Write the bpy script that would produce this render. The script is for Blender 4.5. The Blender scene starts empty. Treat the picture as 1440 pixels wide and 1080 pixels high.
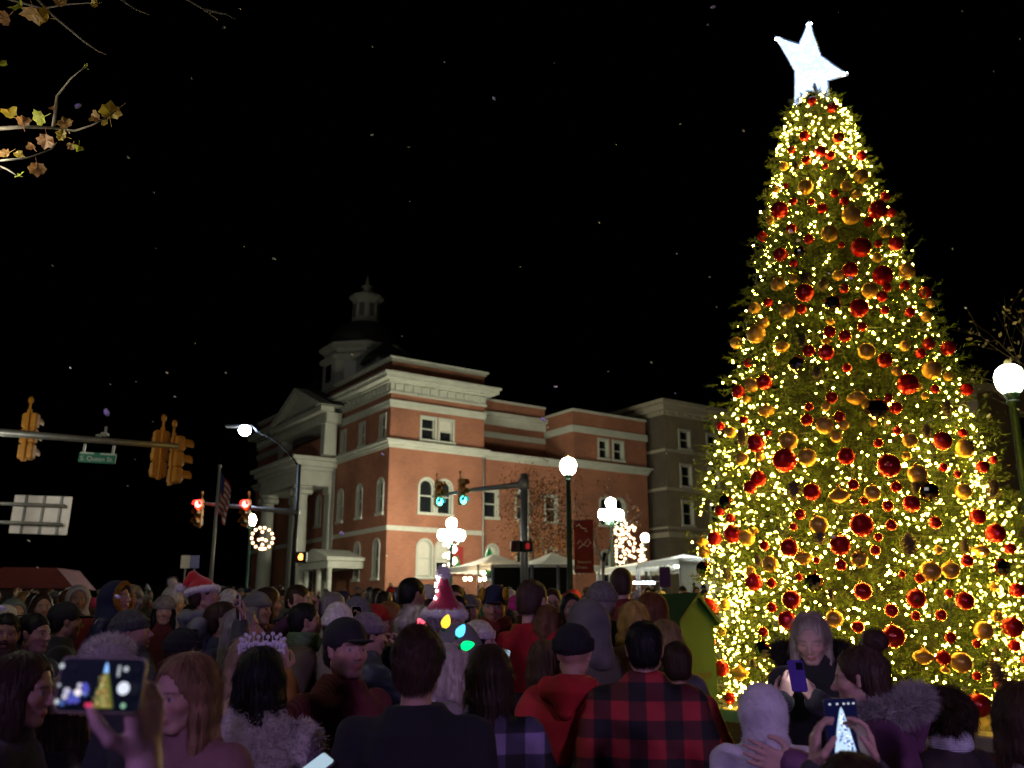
import bpy, math, random
import numpy as np
from mathutils import Vector, Matrix, Euler
PI=math.pi; R=math.radians
rng=np.random.default_rng(7); random.seed(7)
S=bpy.context.scene; COL=S.collection
W=bpy.data.worlds.new("World"); S.world=W; W.use_nodes=True
# ------------------------------------------------------------------ camera maths
F=1290.; PITCH=R(14.56); CAMH=1.92; SLOPE=.041
def ray(px,py):
    a,b,c=px-720,540-py,F
    return Vector((a,c*math.cos(PITCH)-b*math.sin(PITCH),c*math.sin(PITCH)+b*math.cos(PITCH)))
def at(px,py,Y):
    r=ray(px,py); return Vector((r.x*Y/r.y,Y,CAMH+r.z*Y/r.y))
def gz(y): return SLOPE*y
def px_of(p):
    d=Vector(p)-Vector((0,0,CAMH)); f=d.y*math.cos(PITCH)+d.z*math.sin(PITCH); u=-d.y*math.sin(PITCH)+d.z*math.cos(PITCH)
    return 720+F*d.x/f,540-F*u/f
# ------------------------------------------------------------------ materials
def nd(nt,t,loc=None,**kw):
    n=nt.nodes.new(t)
    for k,v in kw.items():
        if k in n.inputs: n.inputs[k].default_value=v
        else: setattr(n,k,v)
    return n
def c4(c): return (c[0],c[1],c[2],1)
_M={}
def mat(name,col=(.5,.5,.5),rough=.7,metal=0,var=.25,vs=6,bump=0,bs=60,emit=None,es=0,stretch=None,island=0,trans=0,sheen=0,coat=0,spec=.5,kind=None,nosample=False,leaf=0):
    key=(name,tuple(col),rough,metal,kind,es)
    if key in _M: return _M[key]
    m=bpy.data.materials.new(name); m.use_nodes=True; nt=m.node_tree; L=nt.links
    b=nt.nodes['Principled BSDF']; b.inputs['Roughness'].default_value=rough; b.inputs['Metallic'].default_value=metal
    b.inputs['Base Color'].default_value=c4(col); b.inputs['Specular IOR Level'].default_value=spec
    if sheen: b.inputs['Sheen Weight'].default_value=sheen
    if coat: b.inputs['Coat Weight'].default_value=coat
    if trans: b.inputs['Transmission Weight'].default_value=trans
    if emit: b.inputs['Emission Color'].default_value=c4(emit); b.inputs['Emission Strength'].default_value=es
    if nosample: m.cycles.emission_sampling='NONE'
    tc=nd(nt,'ShaderNodeTexCoord'); vec=tc.outputs['Object']
    if stretch:
        mp=nd(nt,'ShaderNodeMapping'); mp.inputs['Scale'].default_value=stretch; L.new(vec,mp.inputs[0]); vec=mp.outputs[0]
    src=None
    if kind=='attr':
        a=nd(nt,'ShaderNodeAttribute',attribute_name='Col'); src=a.outputs['Color']
    elif kind=='plaid':
        sx=nd(nt,'ShaderNodeSeparateXYZ'); L.new(tc.outputs['Object'],sx.inputs[0]); outs=[]
        for ax in ('X','Z'):
            w=nd(nt,'ShaderNodeMath',operation='MULTIPLY'); w.inputs[1].default_value=2*PI/.150; L.new(sx.outputs[ax],w.inputs[0])
            s=nd(nt,'ShaderNodeMath',operation='SINE'); L.new(w.outputs[0],s.inputs[0])
            g=nd(nt,'ShaderNodeMapRange'); g.inputs[1].default_value=-.12; g.inputs[2].default_value=.12; L.new(s.outputs[0],g.inputs[0]); outs.append(g.outputs[0])
        ad=nd(nt,'ShaderNodeMath',operation='ADD'); L.new(outs[0],ad.inputs[0]); L.new(outs[1],ad.inputs[1])
        hv=nd(nt,'ShaderNodeMath',operation='MULTIPLY'); hv.inputs[1].default_value=.5; L.new(ad.outputs[0],hv.inputs[0])
        rp=nd(nt,'ShaderNodeValToRGB'); rp.color_ramp.elements[0].color=(.004,.003,.004,1); rp.color_ramp.elements[1].color=c4(col)
        e=rp.color_ramp.elements.new(.5); e.color=(col[0]*.22,col[1]*.22+.003,col[2]*.25+.003,1); L.new(hv.outputs[0],rp.inputs[0]); src=rp.outputs[0]
    elif kind=='brick':
        bt=nd(nt,'ShaderNodeTexBrick'); bt.inputs['Scale'].default_value=1.0; bt.inputs['Brick Width'].default_value=.22; bt.inputs['Row Height'].default_value=.075; bt.inputs['Mortar Size'].default_value=.008
        bt.inputs['Color1'].default_value=c4(col); bt.inputs['Color2'].default_value=c4([x*.78 for x in col]); bt.inputs['Mortar'].default_value=c4([x*.55+.06 for x in col])
        g=nd(nt,'ShaderNodeNewGeometry'); sx=nd(nt,'ShaderNodeSeparateXYZ'); L.new(tc.outputs['Object'],sx.inputs[0])
        ad=nd(nt,'ShaderNodeMath',operation='ADD'); L.new(sx.outputs['X'],ad.inputs[0]); L.new(sx.outputs['Y'],ad.inputs[1])
        cb=nd(nt,'ShaderNodeCombineXYZ'); L.new(ad.outputs[0],cb.inputs['X']); L.new(sx.outputs['Z'],cb.inputs['Y']); L.new(cb.outputs[0],bt.inputs['Vector']); src=bt.outputs['Color']
    elif kind=='stripes':
        w=nd(nt,'ShaderNodeTexWave',bands_direction='X'); w.inputs['Scale'].default_value=28; L.new(tc.outputs['Object'],w.inputs[0])
        rp=nd(nt,'ShaderNodeValToRGB'); rp.color_ramp.elements[0].color=c4([x*.45 for x in col]); rp.color_ramp.elements[1].color=c4(col); L.new(w.outputs['Fac'],rp.inputs[0]); src=rp.outputs[0]
    if island:
        g=nd(nt,'ShaderNodeNewGeometry'); v=g.outputs['Random Per Island']; amt=island
    elif var:
        n=nd(nt,'ShaderNodeTexNoise'); n.inputs['Scale'].default_value=vs; n.inputs['Detail'].default_value=5; L.new(vec,n.inputs[0]); v=n.outputs['Fac']; amt=var
    else: v=None
    if v is not None:
        mr=nd(nt,'ShaderNodeMapRange'); mr.inputs[1].default_value=.0 if island else .25; mr.inputs[2].default_value=1. if island else .75; mr.inputs[3].default_value=1-amt; mr.inputs[4].default_value=1+amt; L.new(v,mr.inputs[0])
        mx=nd(nt,'ShaderNodeMix',data_type='RGBA',blend_type='MULTIPLY'); mx.inputs['Factor'].default_value=1
        mx.inputs[6].default_value=c4(col)
        if src: L.new(src,mx.inputs[6])
        L.new(mr.outputs[0],mx.inputs[7]); L.new(mx.outputs[2],b.inputs['Base Color'])
    elif src: L.new(src,b.inputs['Base Color'])
    if bump:
        if kind=='knit':
            n2=nd(nt,'ShaderNodeTexWave',bands_direction='Z'); n2.inputs['Scale'].default_value=bs; n2.inputs['Distortion'].default_value=1.5; L.new(tc.outputs['Object'],n2.inputs[0]); f=n2.outputs['Fac']
        else:
            n2=nd(nt,'ShaderNodeTexNoise'); n2.inputs['Scale'].default_value=bs; n2.inputs['Detail'].default_value=4; L.new(vec,n2.inputs[0]); f=n2.outputs['Fac']
        bp=nd(nt,'ShaderNodeBump'); bp.inputs['Strength'].default_value=bump; bp.inputs['Distance'].default_value=.01; L.new(f,bp.inputs['Height']); L.new(bp.outputs[0],b.inputs['Normal'])
    if leaf:
        tr=nd(nt,'ShaderNodeBsdfTranslucent'); ms=nd(nt,'ShaderNodeMixShader'); ms.inputs[0].default_value=leaf; tr.inputs[0].default_value=c4(col); L.new(b.outputs[0],ms.inputs[1]); L.new(tr.outputs[0],ms.inputs[2]); L.new(ms.outputs[0],nt.nodes['Material Output'].inputs[0])
        if b.inputs['Base Color'].links: L.new(b.inputs['Base Color'].links[0].from_socket,tr.inputs[0])
    _M[key]=m; return m
def glow(name,col,s,nosample=False): return mat(name,[x*(.02 if 'screen' in name else .4) for x in col],.25,emit=col,es=s,var=0,spec=.1 if 'screen' in name else .4,nosample=nosample)
# ------------------------------------------------------------------ mesh builder
def unit(v):
    v=Vector(v); return v.normalized() if v.length>1e-9 else Vector((0,0,1))
def frame(d):
    d=unit(d); a=Vector((0,0,1)) if abs(d.z)<.9 else Vector((1,0,0)); x=d.cross(a).normalized(); return x,d.cross(x).normalized()
class MB:
    def __init__(s): s.v=[];s.f=[];s.m=[]
    def add(s,vs,fs,m=0):
        o=len(s.v); s.v+= [tuple(x) for x in vs]; s.f+=[tuple(i+o for i in f) for f in fs]; s.m+=[m]*len(fs); return s
    def box(s,lo,hi,m=0,T=None):
        x0,y0,z0=lo;x1,y1,z1=hi
        vs=[(x0,y0,z0),(x1,y0,z0),(x1,y1,z0),(x0,y1,z0),(x0,y0,z1),(x1,y0,z1),(x1,y1,z1),(x0,y1,z1)]
        if T is not None: vs=[T@Vector(p) for p in vs]
        return s.add(vs,[(0,3,2,1),(4,5,6,7),(0,1,5,4),(1,2,6,5),(2,3,7,6),(3,0,4,7)],m)
    def bbox(s,lo,hi,bv=.02,m=0,T=None):   # chamfered box
        x0,y0,z0=lo;x1,y1,z1=hi; rings=[]
        for z,i in ((z0,bv),(z0+bv,0),(z1-bv,0),(z1,bv)):
            rings.append([(x0+i+bv,y0+i,z),(x1-i-bv,y0+i,z),(x1-i,y0+i+bv,z),(x1-i,y1-i-bv,z),(x1-i-bv,y1-i,z),(x0+i+bv,y1-i,z),(x0+i,y1-i-bv,z),(x0+i,y0+i+bv,z)])
        vs=[p for r in rings for p in r]
        if T is not None: vs=[T@Vector(p) for p in vs]
        fs=[tuple(range(7,-1,-1)),tuple(range(24,32))]
        for k in range(3):
            for j in range(8): a=k*8+j;b=k*8+(j+1)%8; fs.append((a,b,b+8,a+8))
        return s.add(vs,fs,m)
    def tube(s,pts,rs,n=8,m=0,cap=True):
        pts=[Vector(p) for p in pts]; 
        if not hasattr(rs,'__len__'): rs=[rs]*len(pts)
        vs=[];fs=[];px=None
        for i,p in enumerate(pts):
            d=(pts[min(i+1,len(pts)-1)]-pts[max(i-1,0)])
            x,y=frame(d)
            if px is not None:
                x=(px-unit(d)*px.dot(unit(d))); x=x.normalized() if x.length>1e-6 else frame(d)[0]; y=unit(d).cross(x)
            px=x
            for k in range(n): a=2*PI*k/n; vs.append(p+(x*math.cos(a)+y*math.sin(a))*rs[i])
        for i in range(len(pts)-1):
            for k in range(n): a=i*n+k;b=i*n+(k+1)%n; fs.append((a,b,b+n,a+n))
        if cap: fs.append(tuple(range(n-1,-1,-1))); fs.append(tuple(range((len(pts)-1)*n,len(pts)*n)))
        return s.add(vs,fs,m)
    def lathe(s,prof,n=16,c=(0,0,0),m=0,T=None,ph=0):
        vs=[];fs=[]
        for r,z in prof:
            for k in range(n): a=2*PI*k/n+ph; vs.append((c[0]+r*math.cos(a),c[1]+r*math.sin(a),c[2]+z))
        if T is not None: vs=[T@Vector(p) for p in vs]
        for i in range(len(prof)-1):
            for k in range(n): a=i*n+k;b=i*n+(k+1)%n; fs.append((a,b,b+n,a+n))
        if prof[0][0]>1e-4: fs.append(tuple(range(n-1,-1,-1)))
        if prof[-1][0]>1e-4: fs.append(tuple(range((len(prof)-1)*n,len(prof)*n)))
        return s.add(vs,fs,m)
    def sphere(s,c,r,n=12,m=0,sz=1,T=None):
        k=max(4,n//2); return s.lathe([(r*math.sin(PI*i/k)+1e-5,-r*sz*math.cos(PI*i/k)) for i in range(k+1)],n,c,m,T)
    def prism(s,poly,fn,m=0,flip=False):   # poly: list of (a,b); fn(a,b,k) -> point, k in 0,1
        n=len(poly); vs=[fn(a,b,0) for a,b in poly]+[fn(a,b,1) for a,b in poly]
        fs=[tuple(range(n-1,-1,-1)),tuple(range(n,2*n))]+[(i,(i+1)%n,n+(i+1)%n,n+i) for i in range(n)]
        if flip: fs=[f[::-1] for f in fs]
        return s.add(vs,fs,m)
    def build(s,name,mats,parent=None,smooth=False,loc=None,ang=None):
        me=bpy.data.meshes.new(name); me.from_pydata(s.v,[],s.f)
        mats=mats if isinstance(mats,(list,tuple)) else [mats]
        for m in mats: me.materials.append(m)
        if any(s.m): me.polygons.foreach_set('material_index',s.m)
        if smooth: me.polygons.foreach_set('use_smooth',[True]*len(s.f))
        me.update()
        return link(name,me,parent,loc)
def link(name,me,parent=None,loc=None):
    o=bpy.data.objects.new(name,me); COL.objects.link(o)
    if parent is not None: o.parent=parent
    if loc is not None: o.location=loc
    return o
def npmesh(name,V,Fa,mats,parent=None,smooth=False,col=None):
    me=bpy.data.meshes.new(name); n=Fa.shape[1]
    me.vertices.add(len(V)); me.vertices.foreach_set('co',V.astype(np.float32).ravel())
    me.loops.add(Fa.size); me.loops.foreach_set('vertex_index',Fa.astype(np.int32).ravel())
    me.polygons.add(len(Fa)); me.polygons.foreach_set('loop_start',np.arange(0,Fa.size,n,dtype=np.int32))
    if smooth: me.polygons.foreach_set('use_smooth',np.ones(len(Fa),bool))
    me.update(calc_edges=True)
    for m in (mats if isinstance(mats,(list,tuple)) else [mats]): me.materials.append(m)
    if col is not None:
        ca=me.color_attributes.new('Col','FLOAT_COLOR','POINT'); ca.data.foreach_set('color',np.c_[col,np.ones(len(col))].astype(np.float32).ravel())
    return link(name,me,parent)
def tag(o,label=None,cat=None,group=None,kind=None):
    if label: o['label']=label
    if cat: o['category']=cat
    if group: o['group']=group
    if kind: o['kind']=kind
    return o
def empty(name,loc,rz=0,label=None,cat=None,group=None):
    o=bpy.data.objects.new(name,None); COL.objects.link(o); o.location=loc; o.rotation_euler=(0,0,rz); o.empty_display_size=.2
    return tag(o,label,cat,group)
def copy_tree(o,parent=None):
    c=o.copy(); COL.objects.link(c)
    if parent is not None: c.parent=parent
    for ch in list(o.children): copy_tree(ch,c)
    return c
def light(name,typ,loc,col,e,r=.1,parent=None):
    l=bpy.data.lights.new(name,typ); l.color=col; l.energy=e
    if typ in('POINT','SPOT'): l.shadow_soft_size=r
    o=bpy.data.objects.new(name,l); COL.objects.link(o); o.location=loc
    if parent is not None: o.parent=parent
    return o
def text(body,size,mt,parent,loc,rot,name='lettering',ext=.002):
    cu=bpy.data.curves.new(name,'FONT'); cu.body=body; cu.size=size; cu.align_x='CENTER'; cu.align_y='CENTER'; cu.extrude=ext
    t=bpy.data.objects.new(name,cu); COL.objects.link(t); bpy.context.view_layer.update(); me=bpy.data.meshes.new_from_object(t.evaluated_get(bpy.context.evaluated_depsgraph_get())); bpy.data.objects.remove(t); bpy.data.curves.remove(cu)
    me.name=name; me.materials.clear(); me.materials.append(mt); o=link(name,me,parent,loc); o.rotation_euler=rot; return o
# ------------------------------------------------------------------ camera
cd=bpy.data.cameras.new("camera"); cam=bpy.data.objects.new("camera",cd); COL.objects.link(cam); S.camera=cam
cam.location=(0,0,CAMH); cam.rotation_euler=(PI/2+PITCH,0,0); cd.sensor_width=36; cd.lens=36*F/1440; cd.clip_end=3000; cd.clip_start=.05
cd.dof.use_dof=True; cd.dof.focus_distance=5.0; cd.dof.aperture_fstop=3.0
# ------------------------------------------------------------------ signed-distance volumes meshed with surface nets
class Vol:
    def __init__(s,lo,hi,h):
        s.lo=np.array(lo,float); s.h=h; n=np.ceil((np.array(hi)-s.lo)/h).astype(int)+1; s.n=n
        s.ax=[(s.lo[i]+h*np.arange(n[i])).astype(np.float32) for i in range(3)]; s.d=np.full(n,1.,np.float32)
    def sl(s,lo,hi):
        a=np.clip(np.floor((np.array(lo)-s.lo)/s.h).astype(int),0,s.n); b=np.clip(np.ceil((np.array(hi)-s.lo)/s.h).astype(int)+1,0,s.n)
        t=tuple(slice(a[i],b[i]) for i in range(3))
        return t,s.ax[0][t[0]][:,None,None],s.ax[1][t[1]][None,:,None],s.ax[2][t[2]][None,None,:]
    def put(s,t,dd,k,op):
        c=s.d[t]
        if c.size==0: return
        if op=='u':
            if k>0:
                h=np.clip(.5+.5*(c-dd)/k,0,1); s.d[t]=c*(1-h)+dd*h-k*h*(1-h)
            else: s.d[t]=np.minimum(c,dd)
        else:
            if k>0:
                h=np.clip(.5-.5*(c+dd)/k,0,1); s.d[t]=c*(1-h)-dd*h+k*h*(1-h)
            else: s.d[t]=np.maximum(c,-dd)
    def cap(s,a,b,ra,rb=None,k=.015,op='u'):
        rb=ra if rb is None else rb; a=np.array(a,float);b=np.array(b,float); m=max(ra,rb)+k+3*s.h
        t,X,Y,Z=s.sl(np.minimum(a,b)-m,np.maximum(a,b)+m); ab=b-a; L=max(ab@ab,1e-9)
        u=np.clip(((X-a[0])*ab[0]+(Y-a[1])*ab[1]+(Z-a[2])*ab[2])/L,0,1)
        d=np.sqrt((X-a[0]-u*ab[0])**2+(Y-a[1]-u*ab[1])**2+(Z-a[2]-u*ab[2])**2)-(ra+(rb-ra)*u)
        s.put(t,d,k,op)
    def ell(s,c,r,k=.015,op='u',M=None,clip=None,shell=0):
        c=np.array(c,float);r=np.array(r,float)*np.ones(3); m=max(r)+k+3*s.h
        t,X,Y,Z=s.sl(c-m,c+m); x,y,z=X-c[0],Y-c[1],Z-c[2]
        if M is not None: x,y,z=[M[0,i]*x+M[1,i]*y+M[2,i]*z for i in range(3)]
        k0=np.sqrt((x/r[0])**2+(y/r[1])**2+(z/r[2])**2); k1=np.sqrt((x/r[0]**2)**2+(y/r[1]**2)**2+(z/r[2]**2)**2)+1e-9
        d=k0*(k0-1)/k1
        if shell: d=np.abs(d+shell)-shell
        if clip is not None: d=np.maximum(d,clip(x,y,z))
        s.put(t,d,k,op)
    def loft(s,zs,a,b,cx=0,cy=0,k=.03,op='u',sq=2.):
        a=np.array(a,float);b=np.array(b,float); m=k+3*s.h; A=a.max()+m;B=b.max()+m
        cx=np.array(cx)*np.ones(len(zs));cy=np.array(cy)*np.ones(len(zs))
        t,X,Y,Z=s.sl((cx.min()-A,cy.min()-B,min(zs)-m),(cx.max()+A,cy.max()+B,max(zs)+m))
        zz=Z; az=np.interp(zz,zs,a);bz=np.interp(zz,zs,b);ux=np.interp(zz,zs,cx);uy=np.interp(zz,zs,cy)
        q=(np.abs((X-ux)/az)**sq+np.abs((Y-uy)/bz)**sq)**(1/sq)
        d=(q-1)*np.minimum(az,bz); d=np.maximum(d,np.maximum(min(zs)-Z,Z-max(zs))); s.put(t,d.astype(np.float32),k,op)
    def ring(s,c,rx,ry,r,k=.01,M=None,n=18,op='u',a0=0,a1=2*PI):
        P=[]
        for i in range(n+1):
            a=a0+(a1-a0)*i/n; p=np.array([rx*math.cos(a),ry*math.sin(a),0]); P.append((M@p if M is not None else p)+np.array(c))
        for i in range(n): s.cap(P[i],P[i+1],r,r,k,op)
    def noise(s,amp,freq,seed=0,n=3,st=(1,1,1)):
        g=np.random.default_rng(seed); X,Y,Z=s.ax[0][:,None,None],s.ax[1][None,:,None],s.ax[2][None,None,:]
        m=np.abs(s.d)<.05; idx=np.nonzero(m); x,y,z=s.ax[0][idx[0]],s.ax[1][idx[1]],s.ax[2][idx[2]]; acc=0
        for i in range(n):
            w=g.normal(size=3)*np.array(st); w=w/np.linalg.norm(w)*freq*(1+.7*i); p=g.uniform(0,6.28,3)
            w2=g.normal(size=3)*np.array(st); w2=w2/np.linalg.norm(w2)*freq*.6
            acc=acc+np.sin(w[0]*x+w[1]*y+w[2]*z+p[0]+1.5*np.sin(w2[0]*x+w2[1]*y+w2[2]*z+p[1]))/(1+.6*i)
        s.d[idx]+=amp*acc/n*1.5
    def disp(s,fn):
        idx=np.nonzero(np.abs(s.d)<.05); s.d[idx]+=fn(s.ax[0][idx[0]],s.ax[1][idx[1]],s.ax[2][idx[2]]).astype(np.float32)
    def mesh(s):
        d=s.d; d[0]=d[-1]=1;d[:,0]=d[:,-1]=1;d[:,:,0]=d[:,:,-1]=1
        g=d<0; n=s.n-1; cnt=np.zeros(n,np.int8)
        for i in (0,1):
            for j in (0,1):
                for k in (0,1): cnt+=g[i:n[0]+i,j:n[1]+j,k:n[2]+k]
        ii=np.nonzero((cnt>0)&(cnt<8)); N=len(ii[0]); idm=np.full(n,-1,np.int32); idm[ii]=np.arange(N)
        cor={}
        for i in (0,1):
            for j in (0,1):
                for k in (0,1): cor[i,j,k]=d[ii[0]+i,ii[1]+j,ii[2]+k]
        acc=np.zeros((N,3));num=np.zeros(N)
        for (a,b,axx) in [((0,j,k),(1,j,k),0) for j in (0,1) for k in (0,1)]+[((i,0,k),(i,1,k),1) for i in (0,1) for k in (0,1)]+[((i,j,0),(i,j,1),2) for i in (0,1) for j in (0,1)]:
            A,B=cor[a],cor[b]; m=(A<0)!=(B<0); t=np.where(m,A/np.where(m,A-B,1),0); p=np.array(a,float)[None]+np.zeros((N,3)); p[:,axx]=t
            acc+=p*m[:,None]; num+=m
        V=(np.array(ii).T+acc/num[:,None])*s.h+s.lo; Q=[]
        for ax in range(3):
            o=[x for x in range(3) if x!=ax]
            if ax==1: o=o[::-1]
            sl0=[slice(0,None)]*3; sl1=[slice(0,None)]*3; sl0[ax]=slice(0,-1); sl1[ax]=slice(1,None)
            A=g[tuple(sl0)];B=g[tuple(sl1)]; e=np.argwhere(A!=B)
            e=e[(e[:,o[0]]>0)&(e[:,o[1]]>0)&(e[:,o[0]]<n[o[0]])&(e[:,o[1]]<n[o[1]])]
            q=[]
            for da,db in ((1,1),(0,1),(0,0),(1,0)):
                c=e.copy(); c[:,o[0]]-=da; c[:,o[1]]-=db; q.append(idm[c[:,0],c[:,1],c[:,2]])
            q=np.array(q).T; ins=A[e[:,0],e[:,1],e[:,2]]; q[~ins]=q[~ins][:,::-1]; Q.append(q)
        Q=np.concatenate(Q); return V,Q[(Q>=0).all(1)]
def vnormals(V,Q):
    n=np.cross(V[Q[:,2]]-V[Q[:,0]],V[Q[:,3]]-V[Q[:,1]]); N=np.zeros_like(V)
    for i in range(4): np.add.at(N,Q[:,i],n)
    return N/(np.linalg.norm(N,axis=1)[:,None]+1e-12)
def strips(V,N,cnt,length,width,dirfn,seg=2,seed=0,mask=None,lift=.0):
    """thin tapering ribbons (hair, fur, needles) rooted on a surface; returns V,F(quads)"""
    g=np.random.default_rng(seed); ids=np.arange(len(V)) if mask is None else np.nonzero(mask)[0]
    if len(ids)==0: return np.zeros((0,3)),np.zeros((0,4),int)
    k=g.choice(ids,cnt); p=V[k]+g.normal(size=(cnt,3))*.002; nn=N[k]; L=length*g.uniform(.6,1.2,cnt)[:,None]
    P=[p+nn*lift]; cur=P[0]
    for i in range(seg):
        d=dirfn(cur,nn,g,i); d/=np.linalg.norm(d,axis=1)[:,None]+1e-9; cur=cur+d*L/seg; P.append(cur)
    side=np.cross(P[1]-P[0],nn+g.normal(size=nn.shape)*.4); side/=np.linalg.norm(side,axis=1)[:,None]+1e-9
    VV=[];FF=[]
    for i,q in enumerate(P):
        w=width*(1-.8*i/seg)/2; VV+= [q-side*w,q+side*w]
    m=2*(seg+1); A=np.stack(VV,1).reshape(-1,3); b=np.arange(cnt)[:,None]*m
    for i in range(seg): FF.append(b+np.array([2*i,2*i+1,2*i+3,2*i+2])[None])
    return A,np.concatenate(FF)
def join(*ms):
    o=0;VV=[];FF=[]
    for V,Q in ms: VV.append(V);FF.append(Q+o);o+=len(V)
    return np.concatenate(VV),np.concatenate(FF)
# ------------------------------------------------------------------ people
def rotm(yaw=0,pitch=0,roll=0):
    m=Matrix.Rotation(-R(yaw),3,'Z')@Matrix.Rotation(R(pitch),3,'X')@Matrix.Rotation(R(roll),3,'Y'); return np.array(m)
def smooth(x,a,b): t=np.clip((x-a)/(b-a),0,1); return t*t*(3-2*t)
ARM={ # elbow, wrist, hand direction, palm normal (for the +x side), finger curl
 'down':((.255,-.03,1.13),(.27,.06,.89),(0,.25,-1),(-1,0,0),.35),
 'pocket':((.275,-.09,1.13),(.185,.10,1.00),(-.6,.5,-.5),(-.5,-.6,0),.3),
 'fold':((.265,.04,1.13),(.08,.20,1.16),(-1,.1,.05),(0,-1,0),.5),
 'phone':((.235,.10,1.15),(.09,.31,1.27),(-.05,.35,.9),(-.5,-.8,.1),.75),
 'raise':((.25,.22,1.38),(.17,.40,1.60),(-.1,.15,1),(-.6,-.7,.1),.75),
 'high':((.24,.16,1.55),(.18,.30,1.79),(-.1,.1,1),(-.6,-.7,.1),.75),
 'face':((.24,.20,1.30),(.10,.19,1.52),(-.3,.0,1),(-.5,-.8,0),.8),
 'carry':((.26,.12,1.12),(.10,.30,1.12),(-.8,.4,.3),(0,-.5,.9),.4),
}
def hand(v,w,dr,nm,side,curl=.4,spread=.10,r=.0085,fist=None,res=.006):
    """palm, four jointed fingers of unequal length and a thumb, added to volume v; returns the palm centre"""
    w=np.array(w,float); d=np.array(dr,float);d/=np.linalg.norm(d); n=np.array(nm,float);n-=d*(n@d);n/=np.linalg.norm(n); x=np.cross(d,n)*side  # x points to the thumb side
    r=max(r,res*.95)
    pc=w+d*.052
    for o in (-.028,-.010,.010,.026): v.cap(w+d*.012+x*o*.6,w+d*.088+x*o,.0145,.0125,.008)
    for o,l,sp in ((.029,.070,.9),(.010,.079,.3),(-.010,.073,-.35),(-.028,.057,-1.)):
        p=w+d*.090+x*o; a=curl*(1.1 if o<0 else .9); dd=d+x*sp*spread; dd/=np.linalg.norm(dd); th=a*.6
        for i,f in enumerate((.45,.32,.25)):
            q=p+(dd*math.cos(th)+n*math.sin(th))*l*f; v.cap(p,q,r*(1.04-.1*i),r*(.96-.1*i),.004); p=q; th+=a*1.05
    p=w+d*.022+x*.028; t1=p+(d*.55+x*.75+n*.35)*.038; t2=t1+(d*.85+x*.25+n*.5*(.5+curl))*.032; t3=t2+(d*.9+n*.6*(.3+curl)-x*.1)*.024
    v.cap(p-x*.008,t1,.0145,.0115,.01); v.cap(t1,t2,.0112,.0098,.004); v.cap(t2,t3,.0098,.0085,.004)
    return pc+n*.02
def headframe(sp):
    M=rotm(*sp.get('head',(0,0,0))); pv=np.array([0,-.01,1.52]); hs=sp.get('hs',1.); return M,pv+M@np.array([0,.03,.115])*hs,hs
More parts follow.
